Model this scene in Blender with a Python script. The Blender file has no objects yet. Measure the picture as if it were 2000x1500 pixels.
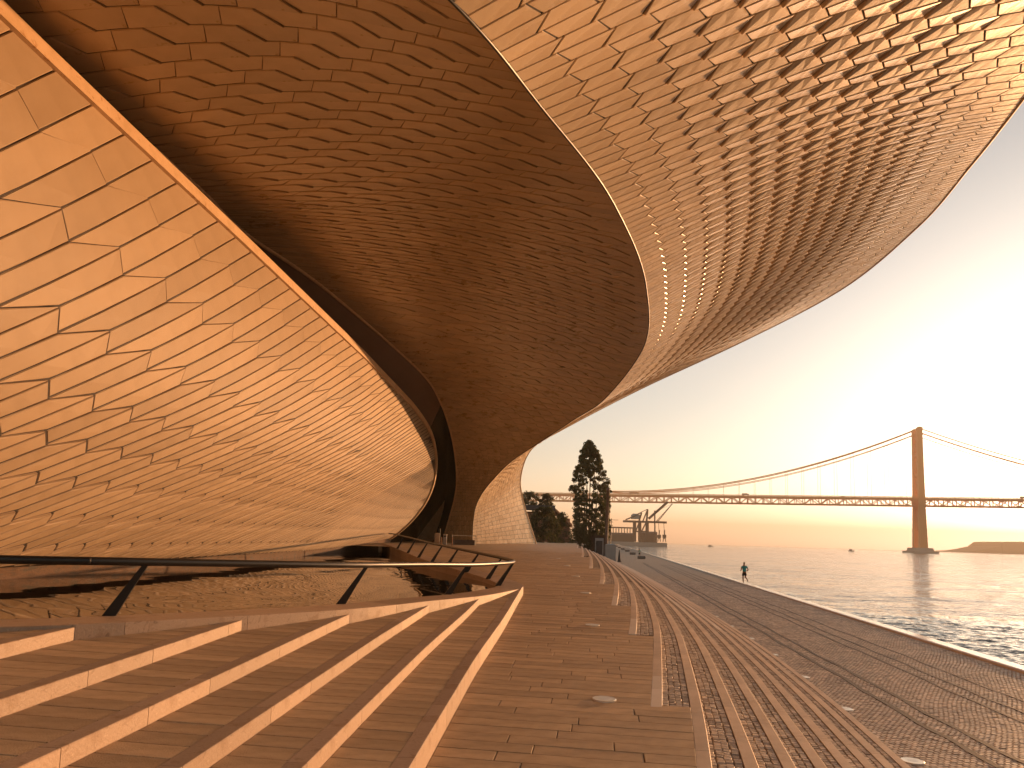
import bpy, bmesh, math, random
import numpy as np
from mathutils import Vector, Matrix
R = math.radians
random.seed(7); np.random.seed(7)
sc = bpy.context.scene
COL = sc.collection

# ------------------------------------------------------------------ camera
EYE = 1.75
FPX = 1333.0                       # focal length in photo pixels (2000 wide)
PITCH, ROLL, PPY = R(5.5), R(1.7), 922.6
_w = Vector((0, math.cos(PITCH), math.sin(PITCH)))
_r0 = Vector((1, 0, 0)); _u0 = Vector((0, -math.sin(PITCH), math.cos(PITCH)))
_r = _r0 * math.cos(ROLL) + _u0 * math.sin(ROLL)
_u = -_r0 * math.sin(ROLL) + _u0 * math.cos(ROLL)
CAMP = Vector((0, 0, EYE))
cam_d = bpy.data.cameras.new('camera'); cam = bpy.data.objects.new('camera', cam_d)
COL.objects.link(cam)
cam_d.sensor_width = 36.0; cam_d.lens = 36.0 * FPX / 2000.0
cam_d.shift_y = (PPY - 750.0) / 2000.0
cam_d.clip_start = 0.1; cam_d.clip_end = 30000
m = Matrix.Identity(4)
for i in range(3):
    m[i][0] = _r[i]; m[i][1] = _u[i]; m[i][2] = -_w[i]; m[i][3] = CAMP[i]
cam.matrix_world = m
sc.camera = cam

# ------------------------------------------------------------------ sky, sun, exposure
SUN_AZ, SUN_EL = R(45.5), R(4.2)
world = bpy.data.worlds.new('World'); sc.world = world; world.use_nodes = True
wn = world.node_tree.nodes; wl = world.node_tree.links
bgn = wn['Background']
sky = wn.new('ShaderNodeTexSky'); sky.sky_type = 'NISHITA'; sky.sun_disc = False
sky.sun_elevation = SUN_EL; sky.sun_rotation = SUN_AZ
sky.air_density = 1.0; sky.dust_density = 1.0; sky.ozone_density = 1.0
hsv = wn.new('ShaderNodeHueSaturation'); hsv.inputs['Saturation'].default_value = 0.56
wl.new(sky.outputs[0], hsv.inputs['Color']); wl.new(hsv.outputs[0], bgn.inputs[0]); bgn.inputs[1].default_value = 0.094
sun_d = bpy.data.lights.new('sun', 'SUN'); sun = bpy.data.objects.new('sun', sun_d); COL.objects.link(sun)
sun_d.energy = 4.6; sun_d.angle = R(0.6); sun_d.color = (1.0, 0.49, 0.20)
SUNV = Vector((math.sin(SUN_AZ) * math.cos(SUN_EL), math.cos(SUN_AZ) * math.cos(SUN_EL), math.sin(SUN_EL)))
sun.rotation_euler = SUNV.to_track_quat('Z', 'Y').to_euler()
sc.view_settings.view_transform = 'Standard'; sc.view_settings.look = 'None'
sc.view_settings.exposure = 1.35; sc.view_settings.gamma = 1.0
sc.render.engine = 'CYCLES'
sc.cycles.use_denoising = True
sc.cycles.max_bounces = 8; sc.cycles.diffuse_bounces = 6; sc.cycles.glossy_bounces = 3
sc.cycles.sample_clamp_indirect = 6.0
sc.cycles.use_adaptive_sampling = True; sc.cycles.adaptive_threshold = 0.02

# ------------------------------------------------------------------ helpers
def ray(px, py):
    return _w + _r * ((px - 1000.0) / FPX) + _u * ((PPY - py) / FPX)
def P(px, py, d):                   # the point seen at that photo pixel, d metres in front (world Y)
    v = ray(px, py); return CAMP + v * (d / v.y)
def PZ(px, py, z):                  # ... on the level z
    v = ray(px, py); return CAMP + v * ((z - EYE) / v.z)
def proj(p):
    q = Vector(p) - CAMP; k = q.dot(_w)
    if k < 0.05: return None
    return (1000 + FPX * q.dot(_r) / k, PPY - FPX * q.dot(_u) / k, k)

def interp(knots, x):
    xs = [k[0] for k in knots]
    if x <= xs[0]:
        a, b = knots[0], knots[1]; return a[1] + (b[1]-a[1])*(x-a[0])/(b[0]-a[0])
    if x >= xs[-1]:
        a, b = knots[-2], knots[-1]; return a[1] + (b[1]-a[1])*(x-a[0])/(b[0]-a[0])
    n = len(knots)
    for i in range(n-1):
        if xs[i] <= x <= xs[i+1]:
            h = xs[i+1]-xs[i]; t = (x-xs[i])/h
            d = (knots[i+1][1]-knots[i][1])/h
            m0 = d if i == 0 else (knots[i+1][1]-knots[i-1][1])/(xs[i+1]-xs[i-1])
            m1 = d if i == n-2 else (knots[i+2][1]-knots[i][1])/(xs[i+2]-xs[i])
            t2, t3 = t*t, t*t*t
            return ((2*t3-3*t2+1)*knots[i][1] + (t3-2*t2+t)*h*m0 + (-2*t3+3*t2)*knots[i+1][1] + (t3-t2)*h*m1)

def cr(pts, s):                     # Catmull-Rom through points, s in 0..len-1
    n = len(pts); s = min(max(s, 0), n-1-1e-9); i = int(s); t = s-i
    p0 = pts[max(i-1, 0)]; p1 = pts[i]; p2 = pts[min(i+1, n-1)]; p3 = pts[min(i+2, n-1)]
    return 0.5*((2*p1) + (p2-p0)*t + (2*p0-5*p1+4*p2-p3)*t*t + (3*p1-p0-3*p2+p3)*t*t*t)

class MB:
    def __init__(self): self.v = []; self.f = []; self.c = []
    def add(self, vs, fs, col=None):
        o = len(self.v); self.v.extend([tuple(q) for q in vs]); self.f.extend([tuple(i+o for i in q) for q in fs])
        self.c.extend([col if col is not None else 0.5]*len(vs))
    def box(self, c, s, rz=0.0, col=None):
        cx, cy, cz = c; a, b, h = s[0]/2, s[1]/2, s[2]/2; ca, sa = math.cos(rz), math.sin(rz)
        vs = []
        for z in (-h, h):
            for x, y in ((-a, -b), (a, -b), (a, b), (-a, b)):
                vs.append((cx+x*ca-y*sa, cy+x*sa+y*ca, cz+z))
        self.add(vs, [(3,2,1,0),(4,5,6,7),(0,1,5,4),(1,2,6,5),(2,3,7,6),(3,0,4,7)], col)
    def tube(self, pts, rad, n=8, col=None, cap=True):
        pts = [Vector(p) for p in pts]; vs = []; fs = []
        rads = rad if isinstance(rad, (list, tuple)) else [rad]*len(pts)
        for i, p in enumerate(pts):
            d = (pts[min(i+1, len(pts)-1)] - pts[max(i-1, 0)]).normalized()
            a = d.cross(Vector((0, 0, 1)))
            if a.length < 1e-3: a = Vector((1, 0, 0))
            a.normalize(); b = d.cross(a)
            for k in range(n):
                t = 2*math.pi*k/n; vs.append(p + (a*math.cos(t) + b*math.sin(t))*rads[i])
        for i in range(len(pts)-1):
            for k in range(n):
                fs.append((i*n+k, i*n+(k+1) % n, (i+1)*n+(k+1) % n, (i+1)*n+k))
        if cap:
            fs.append(tuple(range(n))); fs.append(tuple(reversed(range((len(pts)-1)*n, len(pts)*n))))
        self.add(vs, fs, col)
    def bar(self, a, b, w, h=None, col=None):        # square bar between two points
        a, b = Vector(a), Vector(b); d = (b-a).normalized(); h = h or w
        s = d.cross(Vector((0, 0, 1)))
        if s.length < 1e-3: s = Vector((1, 0, 0))
        s.normalize(); t = s.cross(d)
        vs = [p + s*i*w/2 + t*j*h/2 for p in (a, b) for i, j in ((-1,-1),(1,-1),(1,1),(-1,1))]
        self.add(vs, [(3,2,1,0),(4,5,6,7),(0,1,5,4),(1,2,6,5),(2,3,7,6),(3,0,4,7)], col)
    def lathe(self, base, prof, n=16, col=None):
        vs = []; fs = []
        for r_, z in prof:
            for k in range(n):
                t = 2*math.pi*k/n; vs.append((base[0]+r_*math.cos(t), base[1]+r_*math.sin(t), base[2]+z))
        for i in range(len(prof)-1):
            for k in range(n): fs.append((i*n+k, i*n+(k+1) % n, (i+1)*n+(k+1) % n, (i+1)*n+k))
        fs.append(tuple(reversed(range(n)))); fs.append(tuple(range((len(prof)-1)*n, len(prof)*n)))
        self.add(vs, fs, col)
    def build(self, name, mat, parent=None, smooth=False, **props):
        me = bpy.data.meshes.new(name); me.from_pydata(self.v, [], self.f)
        at = me.attributes.new('tone', 'FLOAT', 'POINT'); at.data.foreach_set('value', np.array(self.c, dtype=np.float32))
        me.materials.append(mat)
        if smooth: me.polygons.foreach_set('use_smooth', [True]*len(me.polygons))
        o = bpy.data.objects.new(name, me); COL.objects.link(o)
        if parent: o.parent = parent
        for k, v in props.items(): o[k] = v
        return o
def empty(name, loc=(0, 0, 0), **props):
    o = bpy.data.objects.new(name, None); COL.objects.link(o); o.location = loc
    o.empty_display_size = 0.1
    for k, v in props.items(): o[k] = v
    return o

# ------------------------------------------------------------------ materials
def mat(name, col, rough=0.6, spec=0.5, metal=0.0):
    ma = bpy.data.materials.new(name); ma.use_nodes = True
    b = ma.node_tree.nodes['Principled BSDF']
    b.inputs['Base Color'].default_value = (*col, 1); b.inputs['Roughness'].default_value = rough
    b.inputs['Specular IOR Level'].default_value = spec; b.inputs['Metallic'].default_value = metal
    return ma
def N(ma, t, **kw):
    n = ma.node_tree.nodes.new(t)
    for k, v in kw.items(): setattr(n, k, v)
    return n
def L(ma, a, b): ma.node_tree.links.new(a, b)
def varied(name, cols, scale=3.0, rough=(0.5, 0.7), bump=0.0, bscale=40.0, tone=0.5, spec=0.5, detail=6, stretch=(1,1,1), dist=0.0, stain=None):
    """base colour: noise ramp over cols, multiplied by the per-piece 'tone' attribute; fine bump."""
    ma = mat(name, cols[0], rough[0], spec); b = ma.node_tree.nodes['Principled BSDF']
    tc = N(ma, 'ShaderNodeTexCoord'); mp = N(ma, 'ShaderNodeMapping'); mp.inputs['Scale'].default_value = stretch
    L(ma, tc.outputs['Object'], mp.inputs['Vector'])
    no = N(ma, 'ShaderNodeTexNoise'); no.inputs['Scale'].default_value = scale; no.inputs['Detail'].default_value = detail
    no.inputs['Distortion'].default_value = dist; no.inputs['Roughness'].default_value = 0.62
    L(ma, mp.outputs[0], no.inputs['Vector'])
    ra = N(ma, 'ShaderNodeValToRGB'); e = ra.color_ramp.elements
    e[0].position = 0.33; e[0].color = (*cols[0], 1); e[1].position = 0.68; e[1].color = (*cols[-1], 1)
    for i, c in enumerate(cols[1:-1]):
        k = e.new(0.33 + 0.35*(i+1)/(len(cols)-1)); k.color = (*c, 1)
    L(ma, no.outputs['Fac'], ra.inputs[0])
    at = N(ma, 'ShaderNodeAttribute'); at.attribute_name = 'tone'
    mr = N(ma, 'ShaderNodeMapRange'); mr.inputs['To Min'].default_value = 1-tone; mr.inputs['To Max'].default_value = 1+tone
    L(ma, at.outputs['Fac'], mr.inputs['Value'])
    mx = N(ma, 'ShaderNodeMix', data_type='RGBA', blend_type='MULTIPLY'); mx.inputs['Factor'].default_value = 1
    L(ma, ra.outputs[0], mx.inputs['A']); L(ma, mr.outputs[0], mx.inputs['B'])
    outc = mx.outputs['Result']
    if stain:
        sn = N(ma, 'ShaderNodeTexNoise'); sn.inputs['Scale'].default_value = stain[0]; sn.inputs['Detail'].default_value = 5
        L(ma, mp.outputs[0], sn.inputs['Vector'])
        sr = N(ma, 'ShaderNodeValToRGB'); sr.color_ramp.elements[0].position = stain[1]; sr.color_ramp.elements[1].position = stain[1]+0.12
        L(ma, sn.outputs['Fac'], sr.inputs[0])
        m2 = N(ma, 'ShaderNodeMix', data_type='RGBA', blend_type='MIX'); L(ma, sr.outputs[0], m2.inputs['Factor'])
        m3 = N(ma, 'ShaderNodeMix', data_type='RGBA', blend_type='MULTIPLY'); m3.inputs['Factor'].default_value = 1
        L(ma, outc, m3.inputs['A']); m3.inputs['B'].default_value = (*stain[2], 1)
        L(ma, outc, m2.inputs['A']); L(ma, m3.outputs['Result'], m2.inputs['B']); outc = m2.outputs['Result']
    L(ma, outc, b.inputs['Base Color'])
    rr = N(ma, 'ShaderNodeMapRange'); rr.inputs['To Min'].default_value = rough[0]; rr.inputs['To Max'].default_value = rough[1]
    L(ma, no.outputs['Fac'], rr.inputs['Value']); L(ma, rr.outputs[0], b.inputs['Roughness'])
    if bump:
        bn = N(ma, 'ShaderNodeTexNoise'); bn.inputs['Scale'].default_value = bscale; bn.inputs['Detail'].default_value = 4
        L(ma, tc.outputs['Object'], bn.inputs['Vector'])
        bu = N(ma, 'ShaderNodeBump'); bu.inputs['Strength'].default_value = bump; bu.inputs['Distance'].default_value = 0.02
        L(ma, bn.outputs['Fac'], bu.inputs['Height']); L(ma, bu.outputs[0], b.inputs['Normal'])
    return ma

M = {}
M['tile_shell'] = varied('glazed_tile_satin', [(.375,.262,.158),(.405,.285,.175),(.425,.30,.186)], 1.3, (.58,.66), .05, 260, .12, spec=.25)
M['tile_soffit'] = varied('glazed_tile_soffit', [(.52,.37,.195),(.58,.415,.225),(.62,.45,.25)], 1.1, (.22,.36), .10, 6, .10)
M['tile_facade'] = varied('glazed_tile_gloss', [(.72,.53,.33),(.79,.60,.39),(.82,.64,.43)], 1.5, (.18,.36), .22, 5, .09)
M['backing'] = mat('dark_substructure', (.045,.032,.024), .8)
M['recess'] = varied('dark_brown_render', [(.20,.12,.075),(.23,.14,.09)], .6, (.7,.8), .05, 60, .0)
M['rim'] = varied('weathered_rim_metal', [(.58,.38,.20),(.66,.44,.25),(.70,.48,.28)], 2.2, (.5,.7), .1, 90, .06, stain=(7,.62,(.66,.46,.30)))
M['limestone'] = varied('pink_limestone', [(.25,.165,.105),(.40,.28,.195),(.36,.25,.17),(.46,.33,.235)], 9.0, (.45,.62), .16, 45, .18, dist=2.2, detail=10, stain=(4.5,.58,(.76,.68,.60)))
M['slab'] = varied('brown_stone_slab', [(.35,.24,.135),(.45,.31,.18),(.52,.365,.215)], 2.8, (.55,.75), .4, 90, .17, stretch=(1,1.8,1), stain=(1.6,.60,(.74,.69,.65)))
M['slab_far'] = M['slab']
M['kerb'] = varied('sandy_kerb_stone', [(.52,.39,.27),(.60,.46,.33),(.64,.50,.37)], 4.0, (.55,.7), .15, 90, .08)
M['kerb_new'] = varied('pale_kerb_stone', [(.66,.56,.45),(.72,.62,.51)], 4.0, (.55,.7), .1, 90, .05)
M['cobble'] = varied('granite_cobble', [(.30,.235,.18),(.44,.36,.285),(.54,.45,.36)], 5.0, (.5,.75), .3, 110, .42)
M['cobble_quay'] = varied('quay_cobble', [(.36,.30,.25),(.48,.41,.34),(.58,.50,.42)], 1.1, (.45,.7), .3, 110, .40)
M['joint'] = varied('joint_sand', [(.06,.045,.032),(.09,.068,.05)], 30.0, (.85,.95), .3, 200, 0)
M['black'] = mat('black_steel', (.012,.011,.010), .38)
M['rail_iron'] = varied('worn_rail_strip', [(.035,.028,.023),(.06,.048,.04)], 6, (.6,.8), .2, 60, 0)
M['glass_light'] = mat('frosted_lens', (.62,.60,.55), .35)
M['steel_ring'] = mat('brushed_ring', (.72,.68,.60), .35, metal=.6)

# ------------------------------------------------------------------ ground levels
QUAY = -1.40; RISE = 0.175; RIVER = -2.75
DECK_K = [(-6,-.42),(0,-.23),(4,-.12),(7.5,0),(11.9,.175),(15.2,.35),(19.7,.525),(25.9,.70),(36.4,.875),(62,1.05),(80,1.25),(110,1.32)]
def deckz(y): return interp(DECK_K, y)
Q_K = [(-4,2.0),(0,3.2),(5.5,4.65),(9.86,5.64),(14.1,6.5),(21.8,7.75),(35.3,9.4),(60,12.0),(98.8,15.9),(150,21)]
def kerbx(k, y): return interp(Q_K, y) - 0.43*k          # right edge of kerb k (0 = lowest)
KSTART = {8:7.5, 9:11.9, 10:15.2, 11:19.7, 12:25.9, 13:36.4, 14:62.0}
KMAX = 14; KY0, KY1 = 1.0, 78.0
def kstart(k): return KSTART.get(k, KY0)
def kerbz(k, y):
    if k < 7: return QUAY + RISE*(k+1)
    nxt = KSTART.get(k+1, 78.0)
    return min(deckz(y), deckz(nxt))
KW = 0.125
R1_K = [(0,-.98),(1,-.92),(3,-.79),(5.33,-.63),(7.1,-.5),(8.77,-.37),(11.5,-.1),(14,.13),(16.4,.34)]
ROFF = [0,.61,1.19,1.85,2.63,3.57,4.7]
RH = [.22,.34,.46,.58,.70,.82]
REND = [16.3,13.3,11.5,9.6,8.1,6.7]
def rx(j, y): return interp(R1_K, y) - ROFF[j]
def tz(j, y): return deckz(y) + RH[j]
# coping of the pool: outer edge points (x, y, z)
COP = [(-9.5,3.2,.92),(-7,4.55,.88),(-4.65,6.2,.82),(-4.02,6.7,.81),(-3.0,8.1,.765),(-2.07,9.6,.72),(-1.25,11.5,.68),(-.51,13.3,.63),(0,14.9,.61),(.26,15.9,.60),
       (.36,16.7,.60),(.30,17.7,.60),(0,19.1,.62),(-.55,20.8,.66),(-1.75,24,.75),(-3.2,29,.82),(-5.2,37,.92),(-7.4,46,1.0),(-9.4,54,1.03)]
COPV = [Vector(p) for p in COP]
def cop_in(i_or_s):
    s = i_or_s; p = cr(COPV, s); d = (cr(COPV, s+.05)-cr(COPV, s-.05)); d.z = 0; d.normalize()
    nrm = Vector((-d.y, d.x, 0)); return p + nrm*0.62, p
def leftx(y):                       # left limit of the walkway
    if y <= 16.3: return rx(0, y)
    return interp([(16.3,.34),(16.7,.36),(17.7,.30),(19.1,0),(20.8,-.55),(24,-1.75),(29,-3.2),(37,-5.2),(46,-7.4),(54,-9.4),(75,-12)], y)
def topk(y):                        # uppermost kerb at y
    k = 7
    for q, ys in KSTART.items():
        if y >= ys: k = max(k, q)
    return k
def rightx(y): return kerbx(topk(y), y) - KW

# ------------------------------------------------------------------ structure: ground sheet, river, quay
QE0, QE1 = Vector((14.2, 18.9)), Vector((31.2, 139.0))
QSL = (QE1.x-QE0.x)/(QE1.y-QE0.y)
def quayx(y): return QE0.x + (y-QE0.y)*QSL
g = MB()                            # land under everything left of the quay edge
ys = [-60,-20,0,20,60,120,200,400,800,1500]
vs = []; fs = []
for y in ys: vs += [(-1500, y, QUAY-.12), (quayx(y)-.35, y, QUAY-.12)]
for i in range(len(ys)-1): fs.append((2*i, 2*i+1, 2*i+3, 2*i+2))
g.add(vs, fs); g.build('ground', M['joint'], kind='structure')

# river: rings of real waves round the camera, flattening with distance
def build_river():
    rr = list(np.arange(13, 55, .20)); r_ = 55.0
    while r_ < 6000: r_ *= 1.018 if r_ < 700 else 1.08; rr.append(r_)
    rr = np.array(rr); az = np.radians(np.concatenate([np.linspace(-4, 14, 60)[:-1], np.linspace(14, 44, 420), np.linspace(44, 110, 120)[1:]]))
    rg, ag = np.meshgrid(rr, az, indexing='ij'); X = rg*np.sin(ag); Y = rg*np.cos(ag); Z = np.zeros_like(X)
    rs = np.random.RandomState(3)
    for i in range(46):
        lam = .34*(2.4/.34)**rs.rand()**1.1; th = R(205) + rs.normal(0, .55); k = 2*math.pi/lam
        ph = rs.rand()*6.28; a = .0060*lam**.85/(1+.25*lam)
        arg = k*(X*math.sin(th) + Y*math.cos(th)) + ph + .8*np.sin(X*.11+ph*3)+.7*np.sin(Y*.09+ph*5)
        fade = np.clip((lam*170-rg)/(lam*60), 0, 1)
        Z += a*fade*(np.sin(arg) + .35*np.cos(2*arg))
    Z *= (.75+.35*np.sin(X*.05+Y*.031)*np.sin(Y*.043-X*.02))
    nr, na = X.shape
    verts = np.stack([X, Y, Z+RIVER], -1).reshape(-1, 3)
    i = np.arange(nr-1)[:, None]*na + np.arange(na-1)[None]
    f = np.stack([i, i+1, i+na+1, i+na], -1).reshape(-1, 4)[:, ::-1]
    me = bpy.data.meshes.new('river'); me.from_pydata(verts.tolist(), [], f.tolist())
    me.polygons.foreach_set('use_smooth', [True]*len(me.polygons))
    ma = mat('river_water', (.030,.042,.05), .06, .5); b = ma.node_tree.nodes['Principled BSDF']; b.inputs['IOR'].default_value = 1.33
    tc = N(ma, 'ShaderNodeTexCoord')
    h = None
    for s, st in ((.022, 2.0), (.07, .9), (.22, .40), (.8, .16), (3.2, .05)):
        mp = N(ma, 'ShaderNodeMapping'); mp.inputs['Scale'].default_value = (s, s*1.5, s); mp.inputs['Rotation'].default_value = (0, 0, R(-25))
        L(ma, tc.outputs['Object'], mp.inputs['Vector'])
        no = N(ma, 'ShaderNodeTexNoise'); no.inputs['Scale'].default_value = 1.0; no.inputs['Detail'].default_value = 2; no.inputs['Roughness'].default_value = .5
        L(ma, mp.outputs[0], no.inputs['Vector'])
        mu = N(ma, 'ShaderNodeMath', operation='MULTIPLY'); mu.inputs[1].default_value = st; L(ma, no.outputs['Fac'], mu.inputs[0])
        if h is None: h = mu.outputs[0]
        else:
            ad = N(ma, 'ShaderNodeMath', operation='ADD'); L(ma, h, ad.inputs[0]); L(ma, mu.outputs[0], ad.inputs[1]); h = ad.outputs[0]
    bu = N(ma, 'ShaderNodeBump'); bu.inputs['Strength'].default_value = 1.0; bu.inputs['Distance'].default_value = 1.0
    L(ma, h, bu.inputs['Height']); L(ma, bu.outputs[0], b.inputs['Normal'])
    me.materials.append(ma); o = bpy.data.objects.new('river', me); COL.objects.link(o); o['kind'] = 'structure'
build_river()

# pieces ranked by how large they show, the largest 300 become objects
def seen_area(quad):
    q = [proj(p) for p in quad]
    if any(t is None for t in q): return 0.0
    cx = sum(t[0] for t in q)/4; cy = sum(t[1] for t in q)/4
    if not (-60 < cx < 2060 and -60 < cy < 1560): return 0.0
    a = 0
    for i in range(len(q)): x0, y0 = q[i][:2]; x1, y1 = q[(i+1) % len(q)][:2]; a += x0*y1-x1*y0
    return abs(a)/2
def emit(pieces, name, rest, material, parent, limit=300):
    """pieces: list of (area, verts, faces, tone, material or None)"""
    pieces = sorted(pieces, key=lambda p: -p[0]); mb = MB(); many = 0
    for i, (a, vs, fs, t, ma) in enumerate(pieces):
        if i < limit and a > 12:
            c = sum((Vector(v) for v in vs), Vector())/len(vs)
            b = MB(); b.add([Vector(v)-c for v in vs], fs, t)
            o = b.build(name, ma or material, parent); o.location = c - parent.location
        else: mb.add(vs, fs, t); many += 1
    if many:
        o = mb.build(rest, material, parent, kind='stuff'); o.location = -parent.location

def slab_piece(quad, th=.03, ch=.004, lift=0.0, tone=None):
    """flat stone from four top corners (counter-clockwise seen from above) with a chamfered edge"""
    q = [Vector(p) + Vector((0, 0, lift)) for p in quad]; c = sum(q, Vector())/4
    top = []
    for p in q:
        d = c-p; d.z = 0; top.append(p + d.normalized()*ch*1.4)
    mid = [p - Vector((0, 0, ch)) for p in q]; bot = [p - Vector((0, 0, th)) for p in q]
    vs = top+mid+bot; fs = [(0,1,2,3)]
    for i in range(4):
        j = (i+1) % 4; fs += [(i, 4+i, 4+j, j), (4+i, 8+i, 8+j, 4+j)]
    return (seen_area(q), vs, fs, random.random() if tone is None else tone, None)

# ---- quay: base sheet, cobbles, edge stones, iron strips
qb = MB(); vs = []; fs = []
ys = list(np.arange(-4, 40, 2.0)) + list(np.arange(40, 200, 8.0)) + [240, 320, 450, 700]
for y in ys:
    z = QUAY - (.014 if y < 58 else .0)
    x0 = kerbx(0, y)-.3 if y < 90 else kerbx(0, 90)+(y-90)*.08
    vs += [(x0, y, z), (quayx(y)-.5, y, z)]
for i in range(len(ys)-1): fs.append((2*i, 2*i+1, 2*i+3, 2*i+2))
qb.add(vs, fs)
def quay_base_mat():
    ma = varied('quay_sett_field', [(.24,.19,.145),(.33,.265,.205),(.42,.34,.265)], 9.0, (.8,.9), 0, 1, 0, detail=10)
    b = ma.node_tree.nodes['Principled BSDF']; tc = N(ma, 'ShaderNodeTexCoord')
    vo = N(ma, 'ShaderNodeTexVoronoi'); vo.inputs['Scale'].default_value = 9.5; L(ma, tc.outputs['Object'], vo.inputs['Vector'])
    bu = N(ma, 'ShaderNodeBump'); bu.inputs['Strength'].default_value = .9; bu.inputs['Distance'].default_value = .03; bu.invert = True
    L(ma, vo.outputs['Distance'], bu.inputs['Height']); L(ma, bu.outputs[0], b.inputs['Normal'])
    return ma
M['quay_base'] = quay_base_mat()
quay = qb.build('quay', M['quay_base'], kind='structure')

def cobble(cx, cy, z, a, b, rot, tone, hh=.018):
    ca, sa = math.cos(rot), math.sin(rot); j = lambda s: random.uniform(-s, s)
    bot = []; top = []; tx, ty = j(.05), j(.05); z0 = z + random.uniform(-.004, .004)
    for x, y in ((-1,-1),(1,-1),(1,1),(-1,1)):
        X = x*a/2*(1+j(.1)); Y = y*b/2*(1+j(.1))
        bot.append((cx+X*ca-Y*sa, cy+X*sa+Y*ca, z-hh))
        X2, Y2 = X*.78, Y*.78
        top.append((cx+X2*ca-Y2*sa, cy+X2*sa+Y2*ca, z0 + X2*tx + Y2*ty))
    vs = bot+top; fs = [(4,5,6,7),(0,1,5,4),(1,2,6,5),(2,3,7,6),(3,0,4,7)]
    return (seen_area(top), vs, fs, tone, None)

pcs = []
ed = Vector((QSL, 1)).normalized(); en = Vector((ed.y, -ed.x)); th = math.atan2(-ed.x, ed.y)
row = 0; y = 6.5; qa = .098
while y < 58:
    x0 = kerbx(0, y) + .01; x1 = quayx(y) - .52
    n = int((x1-x0)/qa); wob = .03*math.sin(y*2.3)
    for i in range(n+1):
        x = x0 + (i + (.5 if row % 2 else 0))*qa
        if x > x1-.03: continue
        yy = y - (x-x0)*QSL*.15 + .06*math.sin(x*1.7+row*.05) + wob*math.sin(x*.9)
        pq = proj((x, yy, QUAY))
        if pq is None or not (-40 < pq[0] < 2080 and pq[1] < 1560): continue
        pcs.append(cobble(x, yy, QUAY-.002, qa*.93, qa*.93, th+random.uniform(-.12, .12), min(1, max(0, random.gauss(.5, .26)))))
    y += qa; row += 1
emit(pcs, 'cobble', 'cobble_field', M['cobble_quay'], quay)

def strip(p0, p1, w, lift, mt, name):
    p0, p1 = Vector(p0), Vector(p1); d = (p1-p0); d.z = 0; Ln = d.length; d.normalize(); nn = Vector((d.y, -d.x, 0)); b = MB()
    k = max(8, int(Ln/1.2)); vs = []
    for i in range(k+1):
        t = (i/k)**1.6; p = p0.lerp(p1, t); wob = .025*math.sin(i*1.3+p0.x*7)+.02*math.sin(i*.51)
        for s, z in ((-1, -.02), (-1, lift), (1, lift), (1, -.02)):
            vs.append(p + nn*(s*w/2*(1+.22*math.sin(i*2.1+s)) + wob) + Vector((0, 0, z)))
    fs = []
    for i in range(k):
        for j in range(3): fs.append((4*i+j, 4*i+j+1, 4*i+j+5, 4*i+j+4))
    b.add(vs, fs); return b.build(name, mt, quay)
for a_, b_, w_ in (((1254,1099),(1950,1500),.11),((1257,1099),(2040,1514),.10),((1290,1103),(2060,1438),.08),((1296,1103),(2060,1418),.08),((1305,1103),(2060,1394),.07)):
    strip(PZ(*b_, QUAY), PZ(*a_, QUAY), w_, .006, M['rail_iron'], 'rail_strip')

pcs = []; y = 4.0; far = MB()
while y < 320:
    ln = 1.5 if y < 60 else 12.0
    y1 = y+ln-.012
    prof = [(-.50,-.05),(-.50,.06),(-.46,.085),(-.05,.085),(0,.05),(0,-.6)]
    vs = []
    for yy in (y, y1):
        for dx, dz in prof: vs.append((quayx(yy)+dx, yy-dx*QSL, QUAY+dz))
    n = len(prof); fs = [tuple(range(n)), tuple(reversed(range(n, 2*n)))] + [(i+n, i+1+n, i+1, i) for i in range(n-1)]
    fs = [tuple(reversed(f)) for f in fs]
    pcs.append((500 if y < 60 else 1, vs, fs, random.random(), None)); y += ln
M['edge'] = varied('pale_edge_stone', [(.62,.49,.37),(.70,.57,.45),(.74,.61,.49)], 3.0, (.12,.2), 0, 60, .07, spec=.8)
emit(pcs, 'edge_stone', 'edge_stone_run', M['edge'], quay)
w = MB(); w.add([(quayx(-20)-.03,-20,QUAY-.55),(quayx(700)-.03,700,QUAY-.55),(quayx(700)-.03,700,RIVER-2),(quayx(-20)-.03,-20,RIVER-2)], [(0,1,2,3)]); w.build('quay_wall_face', M['joint'], quay)

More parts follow.
